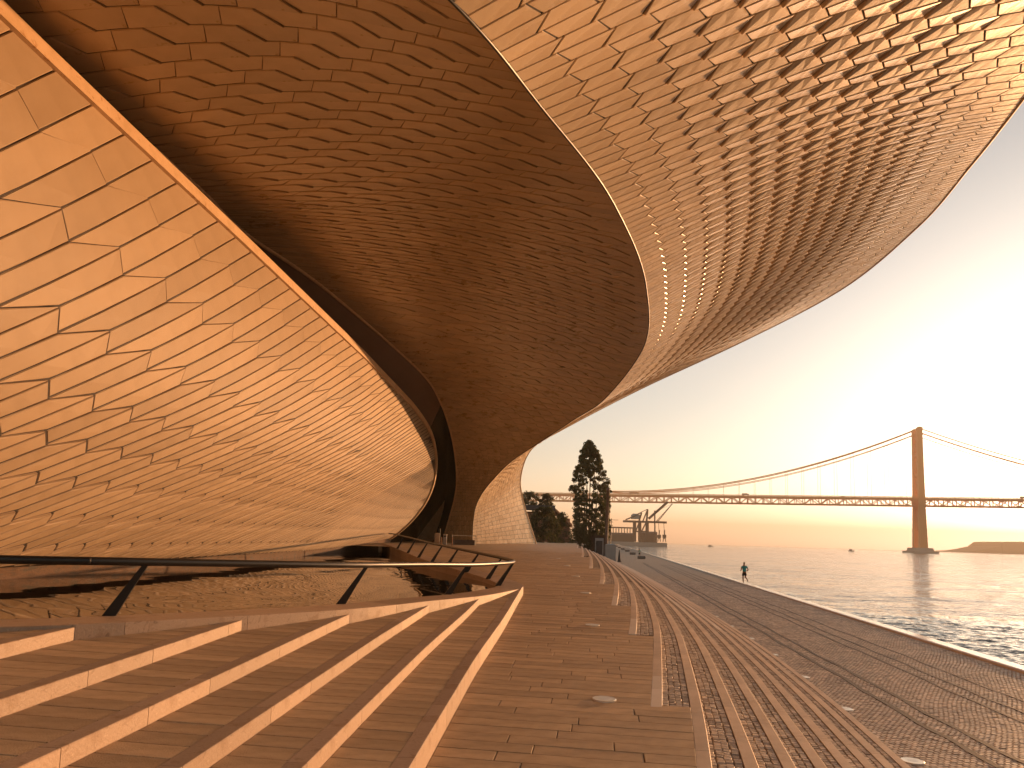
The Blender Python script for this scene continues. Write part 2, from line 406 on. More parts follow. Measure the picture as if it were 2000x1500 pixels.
# ---- steps between walkway and quay: kerbs, cobbled treads
qs = empty('quay_steps', (0, 0, 0), kind='structure')
def stone(xf, y0, y1, w, zt, zb, side=1, seg=2, ch=.006):
    """kerb block following x = xf(y); face at xf, body w to the left"""
    sec = []
    for i in range(seg+1):
        y = y0+(y1-y0)*i/seg; x = xf(y); t = zt(y); b = zb(y)
        sec.append([(x, y, b), (x, y, t-ch), (x-ch, y, t), (x-w, y, t), (x-w, y, b)])
    vs = [p for s in sec for p in s]; fs = []
    for i in range(seg):
        for j in range(4): fs.append((5*i+j, 5*(i+1)+j, 5*(i+1)+j+1, 5*i+j+1))
    fs += [(0,1,2,3,4), tuple(5*seg+4-i for i in range(5))]
    return vs, fs
pcs = []
for k in range(KMAX+1):
    y = kstart(k); first = True; idx = 0
    while y < KY1:
        ln = (1.1 + .25*random.random()) if y < 24 else 4.0
        if k >= 8 and idx < 2: ln = .62+.3*random.random()
        y1 = min(y+ln, KY1)
        zt = lambda q, k=k: kerbz(k, q); zb = lambda q, k=k: kerbz(k, q)-RISE-.06
        vs, fs = stone(lambda q, k=k: kerbx(k, q), y+.002, y1-.003, KW, zt, zb)
        quad = [(kerbx(k,y), y, zt(y)), (kerbx(k,y1), y1, zt(y1)), (kerbx(k,y1)-KW, y1, zt(y1)), (kerbx(k,y)-KW, y, zt(y))]
        pale = (k >= 8 and idx < 2) or (k in (3, 5) and 19 < y < 27)
        pcs.append((seen_area(quad) + (400 if pale else 0), vs, fs, random.random(), M['kerb_new'] if pale else None)); y = y1; idx += 1
emit(pcs, 'kerb_stone', 'kerb_stone_run', M['kerb'], qs)
tb = MB(); pcs = []
for k in range(KMAX):
    ys_ = kstart(k+1) if k+1 in KSTART else KY0
    z0 = QUAY+RISE*(k+1) if k < 7 else deckz(KSTART[k+1])
    vs = []; yy = list(np.arange(ys_, 28, 1.0)) + list(np.arange(28, KY1+.1, 2.5)); yy = [q for q in yy if q >= ys_]
    if len(yy) < 2: continue
    for q in yy: vs += [(kerbx(k, q)-KW, q, z0-(.016 if q < 27 else .005)), (kerbx(k+1, q)-.01, q, z0-(.016 if q < 27 else .005))]
    tb.add(vs, [(2*i+1, 2*i, 2*i+2, 2*i+3) for i in range(len(yy)-1)], .5)
    cw = .0755; y = ys_+.045; r_ = 0
    while y < 27:
        pq = proj((kerbx(k, y)-.2, y, z0))
        if pq and pq[1] < 1540 and -20 < pq[0] < 2020:
            sl = (kerbx(k, y+.5)-kerbx(k, y))*2
            for i in range(4):
                x = kerbx(k, y)-KW-.008-cw*(i+.5)+random.uniform(-.005, .005); yo = y + .018*(i % 2) + random.uniform(-.008, .008)
                pcs.append(cobble(x, yo, z0-.006, cw*.96, .078, -math.atan(sl)+random.uniform(-.1, .1), min(1, max(0, random.gauss(.5, .24))), .014))
        y += .081
M['joint_red'] = varied('rusty_joint_sand', [(.10,.06,.035),(.17,.115,.075)], 14.0, (.85,.95), .3, 160, 0)
tb.build('tread_bed', M['joint_red'], qs)
emit(pcs, 'cobble', 'cobble_rows', M['cobble'], qs)

# ---- walkway of long stone slabs
SK = .134
def row_pt(p, q): return (SK*q+p, q-SK*p)
def solve_p(q, xf):
    p = 0.0
    for _ in range(6): x, y = row_pt(p, q); p += (xf(y)-x)*.9
    return p
wb = MB(); vs = []
ysd = list(np.arange(-6, 48, .75)) + list(np.arange(48, 111, 3.0))
for y in ysd:
    z = deckz(y) - (.02 if y < 44 else 0.004)
    xl, xr = leftx(y), (rightx(y) if y < KY1 else rightx(KY1-1)+(y-KY1)*.1)
    if y > 46: xl = min(xl, -12)
    vs += [(xl, y, z), (xl*.5+xr*.5, y, z), (xr+.01, y, z)]
wb.add(vs, [f for i in range(len(ysd)-1) for f in ((3*i, 3*i+1, 3*i+4, 3*i+3), (3*i+1, 3*i+2, 3*i+5, 3*i+4))])
walk = wb.build('walkway', M['slab'], kind='structure')
walk.data.materials.append(M['joint'])
for pl in walk.data.polygons:
    if pl.center.y < 43.5: pl.material_index = 1
pcs = []; q = 1.0; rows = .222
off = 0
while q < 44:
    q0, q1 = q+.005, q+rows-.005; qm = q+rows/2
    pr = solve_p(qm, rightx); xr, yr = row_pt(pr, qm); k = topk(yr)
    rf = lambda y, k=k: kerbx(k, y)-KW-.002
    pl0, pl1 = solve_p(q0, lambda y: leftx(y)+.003), solve_p(q1, lambda y: leftx(y)+.003)
    pr0, pr1 = solve_p(q0, rf), solve_p(q1, rf)
    cuts = []; p = (pl0+pl1)/2 + random.uniform(.3, 1.3); end = (pr0+pr1)/2
    while p < end-.3:
        cuts.append(p); p += random.choice((.62, .93, 1.05, 1.24, 1.24, 1.4))
    bl = [(pl0, pl1)] + [(c, c) for c in cuts] + [(pr0, pr1)]
    for a, b in zip(bl[:-1], bl[1:]):
        a0 = a[0]+(.004 if a[0] == a[1] else 0); b0 = b[0]-(.004 if b[0] == b[1] else 0)
        a1 = a[1]+(.004 if a[0] == a[1] else 0); b1 = b[1]-(.004 if b[0] == b[1] else 0)
        quad = []
        for pp, qq in ((a0, q0), (b0, q0), (b1, q1), (a1, q1)):
            x, y = row_pt(pp, qq); quad.append((x, y, deckz(y)))
        pcs.append(slab_piece(quad, .018, .004, random.uniform(-.002, .002)))
    q += rows
emit(pcs, 'paving_slab', 'slab_field', M['slab'], walk)

# ---- steps on the left, up to the pool
st = empty('pool_steps', (0, 0, 0), kind='structure')
CX = [(p[1], p[0]) for p in COP[:10]]
def copx(y): return interp(CX, y)
NW = .135
pcs = []
for j in range(6):
    y = .4
    while y < REND[j]-.05:
        y1 = min(y + random.choice((.85, 1.15, 1.25, 1.4)), REND[j])
        if REND[j]-y1 < .35: y1 = REND[j]
        lo = (lambda q: deckz(q)-.05) if j == 0 else (lambda q, j=j: tz(j-1, q)-.05)
        vs, fs = stone(lambda q, j=j: rx(j, q), y+.003, y1-.003, NW, lambda q, j=j: tz(j, q), lo, seg=3, ch=.005)
        quad = [(rx(j,y), y, lo(y)), (rx(j,y1), y1, lo(y1)), (rx(j,y1), y1, tz(j,y1)), (rx(j,y), y, tz(j,y))]
        pcs.append((seen_area(quad)+50, vs, fs, random.random(), None)); y = y1
emit(pcs, 'riser_stone', 'riser_stone_run', M['limestone'], st)
sb = MB(); pcs = []
for j in range(6):
    ylim = REND[j]+.0
    rl = lambda y, j=j: max(rx(j+1, y)+.0, copx(y)+.0); rr_ = lambda y, j=j: rx(j, y)-NW-.001
    vs = []; yy = [q for q in np.arange(0, ylim+.6, .3) if rl(q) < rr_(q)-.02]
    for q in yy: vs += [(rl(q)-.03, q, tz(j, q)-.02), (rr_(q)+.01, q, tz(j, q)-.02)]
    sb.add(vs, [(2*i, 2*i+1, 2*i+3, 2*i+2) for i in range(len(yy)-1)], .1)
    q = .2
    while q < ylim+.8:
        q0, q1 = q+.006, q+.222-.006; quad = []
        a0, a1 = solve_p(q0, rl), solve_p(q1, rl); b0, b1 = solve_p(q0, rr_), solve_p(q1, rr_)
        if a0 < b0-.03 and a1 < b1-.01:
            for pp, qq in ((a0, q0), (b0, q0), (b1, q1), (a1, q1)):
                x, y = row_pt(pp, qq); quad.append((x, y, tz(j, y)))
            pcs.append(slab_piece(quad, .018, .005, random.uniform(-.003, .0)))
        q += .222
sb.build('tread_bed', M['joint'], st)
emit(pcs, 'paving_slab', 'slab_field', M['slab'], st)

# ---- pool: coping wall, water
cw = empty('pool_wall', (0, 16, 0), label='pale stone coping wall curving round the dark reflecting pool', category='wall')
pcs = []; s = 0.0
cum = [0]
while s < len(COPV)-1.001:
    a = s; ln = 0
    while ln < 1.35 and s < len(COPV)-1.001:
        p0 = cr(COPV, s); s = min(s+.02, len(COPV)-1.001); ln += (cr(COPV, s)-p0).length
    vs = []; K = 4
    for i in range(K+1):
        t = a+(s-a)*i/K + (.0015 if i == 0 else (-.0015 if i == K else 0)); inn, out = cop_in(t)
        zb = deckz(out.y)-.25
        vs += [(out.x, out.y, zb), (out.x, out.y, out.z-.006), tuple(out.lerp(inn, .012)), tuple(inn.lerp(out, .012)), (inn.x, inn.y, out.z-.006), (inn.x, inn.y, .2)]
    fs = []
    for i in range(K):
        for jj in range(5): fs.append((6*i+jj, 6*(i+1)+jj, 6*(i+1)+jj+1, 6*i+jj+1))
    fs += [(0,1,2,3,4,5), tuple(6*K+5-i for i in range(6))]
    pcs.append((1000, vs, fs, random.random(), None))
emit(pcs, 'coping_stone', 'coping_run', M['limestone'], cw)
pw = MB(); ring = [cop_in(q)[0] for q in np.arange(0, len(COPV)-1.01, .25)]
poly = [(p.x-.02, p.y, .50) for p in ring] + [(-12.5, 58, .50), (-12.5, 0, .50)]
pw.add(poly, [tuple(range(len(poly)))])
def pool_mat():
    ma = mat('pool_water', (.012,.009,.006), .012, .5); b = ma.node_tree.nodes['Principled BSDF']; b.inputs['IOR'].default_value = 1.9
    tc = N(ma, 'ShaderNodeTexCoord'); h = None
    for s, st_ in ((.26, 1.0), (.55, .16)):
        mp = N(ma, 'ShaderNodeMapping'); mp.inputs['Scale'].default_value = (s*.8, s*1.5, 1); mp.inputs['Rotation'].default_value = (0, 0, R(18))
        L(ma, tc.outputs['Object'], mp.inputs['Vector'])
        no = N(ma, 'ShaderNodeTexNoise'); no.inputs['Scale'].default_value = 1.0; no.inputs['Detail'].default_value = 1.0; no.inputs['Distortion'].default_value = .6
        L(ma, mp.outputs[0], no.inputs['Vector'])
        mu = N(ma, 'ShaderNodeMath', operation='MULTIPLY'); mu.inputs[1].default_value = st_; L(ma, no.outputs['Fac'], mu.inputs[0])
        if h is None: h = mu.outputs[0]
        else:
            ad = N(ma, 'ShaderNodeMath', operation='ADD'); L(ma, h, ad.inputs[0]); L(ma, mu.outputs[0], ad.inputs[1]); h = ad.outputs[0]
    bu = N(ma, 'ShaderNodeBump'); bu.inputs['Strength'].default_value = .055; bu.inputs['Distance'].default_value = .3
    L(ma, h, bu.inputs['Height']); L(ma, bu.outputs[0], b.inputs['Normal']); return ma
pw.build('pool_water', pool_mat(), kind='structure')

# ------------------------------------------------------------------ the museum: hull-like lower shell, soffit, outer facade
mus = empty('museum_building', (-4, 40, 0), label='curving museum clad in glazed tiles, its canopy overhanging the walkway', category='building')
MO = Vector((-4, 40, 0))
def under(o): o.parent = mus; o.matrix_parent_inverse = Matrix.Translation(-MO); return o
CZ = 12.0
C_ = [Vector((-7.2,1.5,9.4)), Vector((-3.8,6,9.6)), PZ(880,0,10.0), PZ(1050,200,10.8), PZ(1200,400,11.6), PZ(1262,560,12.4),
      PZ(1256,680,12.9), P(1180,780,48), P(1120,820,53), P(1060,860,57), P(1000,900,60.5), P(960,940,63), P(935,975,65), P(925,1010,66), P(922,1072,66.5)]
T_ = [Vector((13.5,-5,14.4)), Vector((14.6,2,14.8)), PZ(2800,-850,15.2), PZ(2260,-160,15.8), PZ(2000,191,16.3), PZ(1897,322,17.1),
      PZ(1790,445,18.0), PZ(1640,567,18.3), PZ(1450,667,17.4), P(1250,760,56), P(1100,838,64), P(1040,875,68), P(1018,925,71), P(1021,975,73), P(1050,1072,75)]
V_ = [Vector((-11.0,-1.5,11.0)), Vector((-10.5,3.8,11.0)), Vector((-9.95,9.6,11.1)), Vector((-9.55,14.6,11.3)), Vector((-9.35,19.2,11.65)), PZ(480,455,12.1),
      PZ(650,575,12.4), P(825,730,47), P(862,790,53), P(880,843,58), P(889,890,62), P(892,937,65), P(888,972,66.5), P(878,1010,67.5), P(859,1074,68.5)]
NS = len(C_)-1
# arc length along the crease
_ss = np.linspace(0, NS, 1500); _cp = [cr(C_, s) for s in _ss]
_al = np.concatenate([[0], np.cumsum([(b-a).length for a, b in zip(_cp[:-1], _cp[1:])])]); ALEN = float(_al[-1])
def s_of(a): return float(np.interp(a, _al, _ss))
def facade(u, a):
    s = s_of(a); c, t = cr(C_, s), cr(T_, s)
    p = c.lerp(t, u); far = min(1, max(0, (s-7)/4)); b = -.65*(1-far)
    return p + Vector((.25, 0, -1))*(b*math.sin(math.pi*u)*.8)
def soffit(u, a):
    s = s_of(a); v, c = cr(V_, s), cr(C_, s)
    far = min(1, max(0, (s-6)/4)); return v.lerp(c, u) + Vector((0, 0, 1))*(.5*math.sin(math.pi*u)*(1-far))
# lower shell: base and rim lines over y
def lin(kn, x):
    return float(np.interp(x, [k[0] for k in kn], [k[1] for k in kn]))
XR = [(-2,-9.9),(12,-9.05),(20,-8.45),(33,-7.55),(46,-6.95),(58.2,-6.5)]
XB = [(-2,-10.9),(14,-10.5),(23,-10.0),(32,-9.7),(46,-10.2),(58.2,-10.3)]
ZB = [(-2,.85),(23,.85),(35,.88),(46,1.0),(58.2,1.4)]
YE = [(0,58.3),(.07,58.2),(.34,57.9),(.55,57.5),(.72,57.0),(.82,56.2),(.90,54.8),(.955,52.5),(.985,49),(1.0,45)]
def yend(t): return interp(YE, min(1, max(0, t)))
def shell(t, y):
    y = min(y, yend(t)); xr = lin(XR, y); xb, zb = lin(XB, y), lin(ZB, y)
    bl = lin([(-2,1.5),(14,1.45),(30,1.35),(46,1.45),(58.2,1.7)], y)
    z = zb+(10.45-zb)*t
    return Vector((xb+(xr-xb)*t + bl*math.sin(math.pi*max(t, 0)**.82), y, z))

def tile_piece(S, nrm, cs, heights, th=.07, ch=.012, tone=None, n=2, gap=.006, jgap=None):
    jgap = gap*1.3 if jgap is None else jgap
    """trapezoid tile; cs = four (u, v) corners in order along the long side; heights lift each corner off the surface"""
    c = [sum(q[i] for q in cs)/4 for i in (0, 1)]
    rows_ = []
    (a, b, c2, d) = cs        # a-b one long side, d-c2 the other
    def corner(i, j, inset):
        # i along 0..n, j 0/1 across
        f = i/n; p = [a[k]+(b[k]-a[k])*f for k in (0, 1)]; q = [d[k]+(c2[k]-d[k])*f for k in (0, 1)]
        g = p if j == 0 else q
        h0 = heights[0]+(heights[1]-heights[0])*f; h1 = heights[3]+(heights[2]-heights[3])*f
        return S(*g), (h0 if j == 0 else h1)
    g = []
    for j in (0, 1):
        for i in range(n+1):
            g.append(corner(i, j, 0))
    pts = [p for p, h in g]; ctr = sum(pts, Vector())/len(pts)
    ax = (pts[n]-pts[0] + pts[-1]-pts[n+1]); ax = ax.normalized() if ax.length > 1e-6 else Vector((0, 1, 0))
    cross = (pts[n+1]-pts[0] + pts[-1]-pts[n]); nn = ax.cross(cross)
    if nn.length < 1e-6: return None
    nn.normalize()
    if nn.dot(nrm) < 0: nn = -nn
    sd = nn.cross(ax)
    if sd.dot(cross) < 0: sd = -sd
    out = []; top = []; bot = []
    W = cross.length/2
    if W < .03 or (pts[n]-pts[0]).length + (pts[-1]-pts[n+1]).length < .12: return None
    for j in (0, 1):
        for i in range(n+1):
            p, h = g[j*(n+1)+i]
            si = 1 if j == 0 else -1; e = (1 if i == 0 else (-1 if i == n else 0))
            base = p + sd*si*gap + ax*e*jgap
            out.append(base + nn*(h-ch)); top.append(base + sd*si*ch + ax*e*ch + nn*h); bot.append(base - nn*th)
    m_ = n+1; vs = top+out+bot; o1 = 2*m_; o2 = 4*m_; fs = []
    for i in range(n): fs.append((i, i+1, m_+i+1, m_+i))
    loop = list(range(m_)) + list(range(2*m_-1, m_-1, -1))
    for k in range(len(loop)):
        p, q = loop[k], loop[(k+1) % len(loop)]
        fs += [(p, o1+p, o1+q, q), (o1+p, o2+p, o2+q, o1+q)]
    # orient outward
    f0 = [vs[i] for i in fs[0]]; nf = (f0[1]-f0[0]).cross(f0[2]-f0[0])
    if nf.dot(nn) < 0: fs = [tuple(reversed(f)) for f in fs]
    quad = [top[0], top[n], top[-1], top[m_]]
    return (seen_area(quad), vs, fs, random.random() if tone is None else tone, None)

def surf_mesh(S, us, vs_, off, flip, name, ma, parent):
    b = MB(); vv = []
    for v in vs_:
        for u in us:
            p = S(u, v); du = S(u+.01, v)-S(u-.01, v); dv = S(u, v+.05)-S(u, v-.05); nn = du.cross(dv)
            if nn.length > 1e-9: nn.normalize()
            else: nn = Vector((0, 0, 0))
            vv.append(p + nn*off)
    k = len(us); fs = [(i*k+j, i*k+j+1, (i+1)*k+j+1, (i+1)*k+j) for i in range(len(vs_)-1) for j in range(k-1)]
    b.add(vv, fs); return under(b.build(name, ma)) if parent is None else b.build(name, ma, parent)
def emit_tiles(pieces, name, rest, material, parent, limit=300):
    emit([p for p in pieces if p], name, rest, material, None, limit) if False else None
    pieces = sorted([p for p in pieces if p], key=lambda p: -p[0]); mb = MB()
    for i, (a, vs, fs, t, ma) in enumerate(pieces):
        if i < limit and a > 20:
            c = sum(vs, Vector())/len(vs); b = MB(); b.add([v-c for v in vs], fs, t)
            o = b.build(name, ma or material); o.parent = parent; o.matrix_parent_inverse = Matrix.Identity(4); o.location = c
        else: mb.add(vs, fs, t)
    o = mb.build(rest, material, None, kind='stuff'); o.parent = parent; o.matrix_parent_inverse = Matrix.Identity(4)

def nrm_of(S, u, v, ref):
    du = S(u+.01, v)-S(u-.01, v); dv = S(u, v+.05)-S(u, v-.05); n = du.cross(dv)
    if n.length > 1e-9: n.normalize()
    return n if n.dot(ref) > 0 else -n
# facade tiles
fac = surf_mesh(facade, [i/12 for i in range(13)], list(np.linspace(0, ALEN, 150)), 0, False, 'facade', M['backing'], None)
pcs = []; NC = 15; HR = .43; nrow = int(ALEN/HR); sh = []
edges = [0.0]
while edges[-1] < ALEN-.2: edges.append(min(ALEN, edges[-1] + (HR if s_of(edges[-1]) < 9 else .30)))
for j in range(len(edges)-1):
    a0, a1 = edges[j], edges[j+1]; s = s_of((a0+a1)/2)
    cols = [0.0]
    for i in range(1, NC): cols.append((i + .0*(j % 2))/NC)
    cols.append(1.0)
    for i in range(NC):
        def end(i):
            if i == 0: return (0., 0.)
            if i == NC: return (1., 1.)
            big = ((i+j) % 2 == 0); w = (.21 if big else -.07)/NC
            return (cols[i]+w, cols[i]-w)
        (l0, l1), (r0, r1) = end(i), end(i+1)
        um = cols[i]+.5/NC
        amp = .10*max(0, math.sin(math.pi*min(1, max(0, (um-.12)/.80))))*min(1, max(0, (12.5-s)/2))
        big = ((i+j) % 2 == 0)
        if big: hs = [.02, .02, .02+amp*.12, .02+amp]
        else:   hs = [.02+amp, .02+amp*.12, .02, .02]
        hs = [h+random.uniform(-.004, .004) for h in hs]
        nn = nrm_of(facade, um, (a0+a1)/2, Vector((.5, -.5, -1)))
        pcs.append(tile_piece(facade, nn, [(l0, a0), (r0, a0), (r1, a1), (l1, a1)], hs, th=.03, ch=.014 if s < 9 else .006, gap=.009 if s < 9 else .012, jgap=.02 if s < 9 else .008))
emit_tiles(pcs, 'facade_tile', 'facade_tile_field', M['tile_facade'], fac)
# soffit tiles
sof = surf_mesh(soffit, [i/12 for i in range(13)], list(np.linspace(0, ALEN, 150)), 0, False, 'soffit', M['backing'], None)
pcs = []; HR = .46; nrow = int(ALEN/HR); PU = 1/10.0
for j in range(nrow):
    a0, a1 = j*HR, (j+1)*HR; s = s_of((a0+a1)/2)
    wd = (cr(C_, s)-cr(V_, s)).length; sh = .32*j
    js = [(0., 0., 0)]                          # joints of this course: (u at a0, u at a1, kind)
    for c in range(int(-sh)-2, int(10-sh)+3):
        u = (c+sh)*PU
        if not .035 < u < .965: continue
        kind = (c+j) % 2; w = .17*PU if kind else -.14*PU
        js.append((u-w, u+w, 1 if kind else 2))
    js.append((1., 1., 0))
    for (l0, l1, kl), (r0, r1, kr) in zip(js[:-1], js[1:]):
        am = .040*min(1, wd/11)
        hl = .022 if kl == 2 else .006; hr = .006+am if kr == 1 else .010
        hs = [h+random.uniform(-.003, .003) for h in (hl, hr, hr, hl)]
        um = (l0+r0)/2; nn = nrm_of(soffit, min(.98, max(.02, um)), (a0+a1)/2, Vector((0, -.6, -1)))
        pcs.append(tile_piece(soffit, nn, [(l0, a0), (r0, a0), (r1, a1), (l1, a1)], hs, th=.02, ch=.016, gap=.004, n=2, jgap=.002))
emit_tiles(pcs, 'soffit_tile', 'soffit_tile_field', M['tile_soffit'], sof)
# shell tiles
she = surf_mesh(shell, [i/24 for i in range(25)], list(np.linspace(-2, 58.15, 90)), 0, False, 'lower_shell', M['backing'], None)
ZL = [.85,1.25,1.9,2.65,3.4,4.25,5.5,7.3,9.05,10.5]; TL = [(z-.85)/9.65 for z in ZL]
def KK(a): return min(42, max(7.0, 8.5+1.42*(a-3)))
def shell_tile(t, a):
    kk = KK(a)
    return shell(t, a + kk*max(t, 0)**1.05)
def row_y(a, t): return a + KK(a)*max(t, 0)**1.05
def clip_t(a, l, r):                # where the row leaves the rounded end of the shell
    if row_y(a, l) > yend(l)-.02: return None
    if row_y(a, r) <= yend(r): return r
    lo, hi = l, r
    for _ in range(24):
        m_ = (lo+hi)/2
        if row_y(a, m_) > yend(m_): hi = m_
        else: lo = m_
    return lo
pcs = []; HRS = .43; na = int((58+16)/HRS)
for j in range(na):
    a0 = -16+j*HRS; a1 = a0+HRS
    for i in range(len(TL)-1):
        def end(i):
            if i == 0: return (0., 0.)
            if i == len(TL)-1: return (1., 1.)
            w = .150*(TL[min(i+1, len(TL)-1)]-TL[i-1])/2*(1 if (i+j) % 2 else -1)
            return (TL[i]+w, TL[i]-w)
        (l0, l1), (r0, r1) = end(i), end(i+1)
        c0, c1 = clip_t(a0, l0, r0), clip_t(a1, l1, r1)
        if c0 is None and c1 is None: continue
        r0 = l0+.002 if c0 is None else c0; r1 = l1+.002 if c1 is None else c1
        tm = (TL[i]+TL[i+1])/2; kk = KK(a0); ym = a0+kk*tm**1.05
        if ym < -1.5: continue
        nn = nrm_of(shell, tm, min(ym, 58.0), Vector((1, -.3, 0)))
        am = (.050 if (i+j) % 2 else .044)*(1 if a0 < 16 else max(.25, 1-(a0-16)/16))
        hs = [.012, .012+am, .012+am, .012]
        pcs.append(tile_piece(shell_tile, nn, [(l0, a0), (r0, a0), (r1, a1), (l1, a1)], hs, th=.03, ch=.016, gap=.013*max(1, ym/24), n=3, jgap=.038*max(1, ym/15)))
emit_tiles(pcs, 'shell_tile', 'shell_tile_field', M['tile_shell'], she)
# rim along the top of the shell and round its end
b = MB(); vs = []
rim_ty = [(1.0, y) for y in np.arange(-2, 44.5, 1.0)] + [(1-(i/60)**1.6, None) for i in range(0, 61)]
rim_ty = [(t, (y if y is not None else yend(t))) for t, y in rim_ty]; rp = [shell(t, y) for t, y in rim_ty]
for i, (t, y) in enumerate(rim_ty):
    p = rp[i]; tang = (rp[min(i+1, len(rp)-1)]-rp[max(i-1, 0)]).normalized(); n_ = nrm_of(shell, min(t, .98), min(y, yend(t))-.2, Vector((1, -.3, 0)))
    up = n_.cross(tang); up = up if up.dot(Vector((0, .6, 1))) > 0 else -up
    for du, do in ((-.10,.06),(-.10,.15),(.26,.15),(.30,.11),(.30,-.35),(-.1,-.35)): vs.append(p + up*du + n_*do)
k = 6; fs = [(i*k+j, i*k+(j+1) % k, (i+1)*k+(j+1) % k, (i+1)*k+j) for i in range(len(rp)-1) for j in range(k)]
b.add(vs, fs); under(b.build('shell_rim', M['rim']))
# dark plinth under the shell
b = MB(); vs = []; yy = np.arange(-2, 58.5, 1.5)
for y in yy:
    p = shell(0, y); vs += [(p.x-.02, y, p.z+.05), (p.x-.75, y, p.z-.05), (p.x-.8, y, .1)]
b.add(vs, [(3*i+j, 3*i+j+1, 3*i+j+4, 3*i+j+3) for i in range(len(yy)-1) for j in (0, 1)])
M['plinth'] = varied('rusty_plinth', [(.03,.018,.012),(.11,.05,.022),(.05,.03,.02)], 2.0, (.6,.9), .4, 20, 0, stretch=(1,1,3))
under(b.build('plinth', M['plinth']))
# recess wall behind the void, edge trims, roof
NN = 120
M['gap_shade'] = mat('painted_gap_shade', (.010,.008,.006), .25)  # near-black colour stands in for the shade deep inside the entrance gap
def curtain(s0, s1, name, ma):
    b = MB(); vs = []; k = 60
    for i in range(k+1):
        s = s0+(s1-s0)*i/k; v = cr(V_, s); z0 = max(.4, deckz(v.y)-.2)
        vs += [v+Vector((-.02, .02, .05)), v+Vector((-1.6, 5.5, -(v.z-z0)*.12)), Vector((v.x-5, v.y+8, z0))]
    b.add(vs, [(3*i+j, 3*i+j+1, 3*i+j+4, 3*i+j+3) for i in range(k) for j in (0, 1)]); under(b.build(name, ma, smooth=True))
curtain(0, 8.0, 'recess_wall', M['recess']); curtain(8.0, NS, 'entrance_shade_wall', M['gap_shade'])
b = MB(); b.tube([cr(V_, NS*i/160)+Vector((0, 0, -.02)) for i in range(161)], .075, 6); under(b.build('soffit_edge', M['rim'], smooth=True))
b = MB(); b.tube([cr(T_, NS*i/200) for i in range(20, 201)], [.06+.02*min(1, max(0, (i-140)/20)) for i in range(20, 201)], 6); under(b.build('facade_edge', M['rim'], smooth=True))
b = MB(); b.tube([cr(C_, NS*i/200) + Vector((0, 0, .0)) for i in range(201)], .035, 6); under(b.build('crease_joint', M['black'], smooth=True))
b = MB(); vs = []
for i in range(NN+1):
    s = NS*i/NN; t, v = cr(T_, s), cr(V_, s); mid = t.lerp(v, .5) + Vector((0, 0, 2.2 if s < 9 else .6)); back = v + Vector((-6, 6, .8))
    vs += [t+Vector((0, 0, .03)), t.lerp(mid, .25)+Vector((0, 0, .7)), mid, back, Vector((back.x-2, back.y+2, 0))]
b.add(vs, [(5*i+j, 5*i+j+1, 5*i+j+6, 5*i+j+5) for i in range(NN) for j in range(4)]); under(b.build('roof', M['kerb']))

# ------------------------------------------------------------------ railing round the pool
rl_ = empty('pool_railing', (0, 16, .6), label='low black railing with slanted posts round the reflecting pool', category='railing')
def child(mb, name, ma, par, smooth=False):
    o = mb.build(name, ma, par, smooth); o.location = -par.location; return o
def find_s(px, lo, hi):
    best = min(np.linspace(lo, hi, 900), key=lambda s: abs((proj(cop_in(s)[0]) or (1e9, 0, 0))[0]-px)); return float(best)
def lean(s):
    p = cop_in(s)[0]; k = min(1, max(0, (p.y-20)/30)); return p, Vector((.36, 0, .56+.22*k))
sp = [find_s(-330, 1.0, 3.5)] + [find_s(x, 1.6, 9.9) for x in (213, 665, 874, 976)] + [find_s(x, 10.4, 17.9) for x in (989, 952, 910, 872, 843, 817, 796, 776)]
for s in sp:
    p, v = lean(s); b = MB(); top = p+v; t_ = Vector((.98, .2, 0)).normalized(); q_ = Vector((-t_.y, t_.x, 0))
    vs = []
    for c, w in ((p+Vector((.0, 0, -.01)), .135), (p.lerp(top, .5), .09), (top, .055)):
        for i, j in ((-1,-1),(1,-1),(1,1),(-1,1)): vs.append(c + t_*i*w/2 + q_*j*.018)
    b.add(vs, [(3,2,1,0),(8,9,10,11)] + [(4*k+i, 4*k+(i+1) % 4, 4*k+4+(i+1) % 4, 4*k+4+i) for k in (0, 1) for i in range(4)])
    child(b, 'post', M['black'], rl_)
b = MB(); pts = []
for s in np.arange(.3, 17.75, .1):
    p, v = lean(float(s)); pts.append(p+v+Vector((0, 0, .02)))
b.tube(pts, .043, 12); child(b, 'handrail', M['black'], rl_, True)

# ------------------------------------------------------------------ recessed ground lights
def on_deck(px, py):
    p = PZ(px, py, 0)
    for _ in range(25): p = PZ(px, py, .5*p.z+.5*deckz(p.y))
    return p
def ground_light(p, r_, label, group):
    e = empty('ground_light', p, label=label, category='ground light', group=group)
    b = MB(); b.lathe((0,0,0), [(r_,-.02),(r_,.006),(r_*.93,.012),(r_*.74,.010)], 28); b.build('ring', M['steel_ring'], e)
    b = MB(); b.lathe((0,0,0), [(r_*.735,-.02),(r_*.735,.009),(r_*.3,.0105)], 28); b.build('lens', M['glass_light'], e)
ordw = ['nearest', 'second nearest', 'third nearest', 'fourth nearest', 'fifth nearest', 'farthest']
for i, (x, y) in enumerate(((1180,1366),(1157,1221),(1144,1158),(1124,1125.5),(1107,1105),(1090,1091))):
    ground_light(on_deck(x, y), .135, f'round light set in the slab walkway, {ordw[i]} of its line', 'lights set in the walkway')
ordq = ['nearest', 'second nearest', 'third nearest', 'fourth nearest', 'fifth nearest', 'sixth nearest', 'farthest']
for i, (x, y) in enumerate(((1777,1487),(1645,1385),(1564,1322.5),(1506,1279),(1461,1247),(1423,1223),(1394,1204))):
    p = PZ(x, y, QUAY); ground_light(Vector((p.x+.04, p.y, QUAY+.004)), .165, f'round light set in the cobbles below the steps, {ordq[i]}', 'lights set in the cobbled quay')

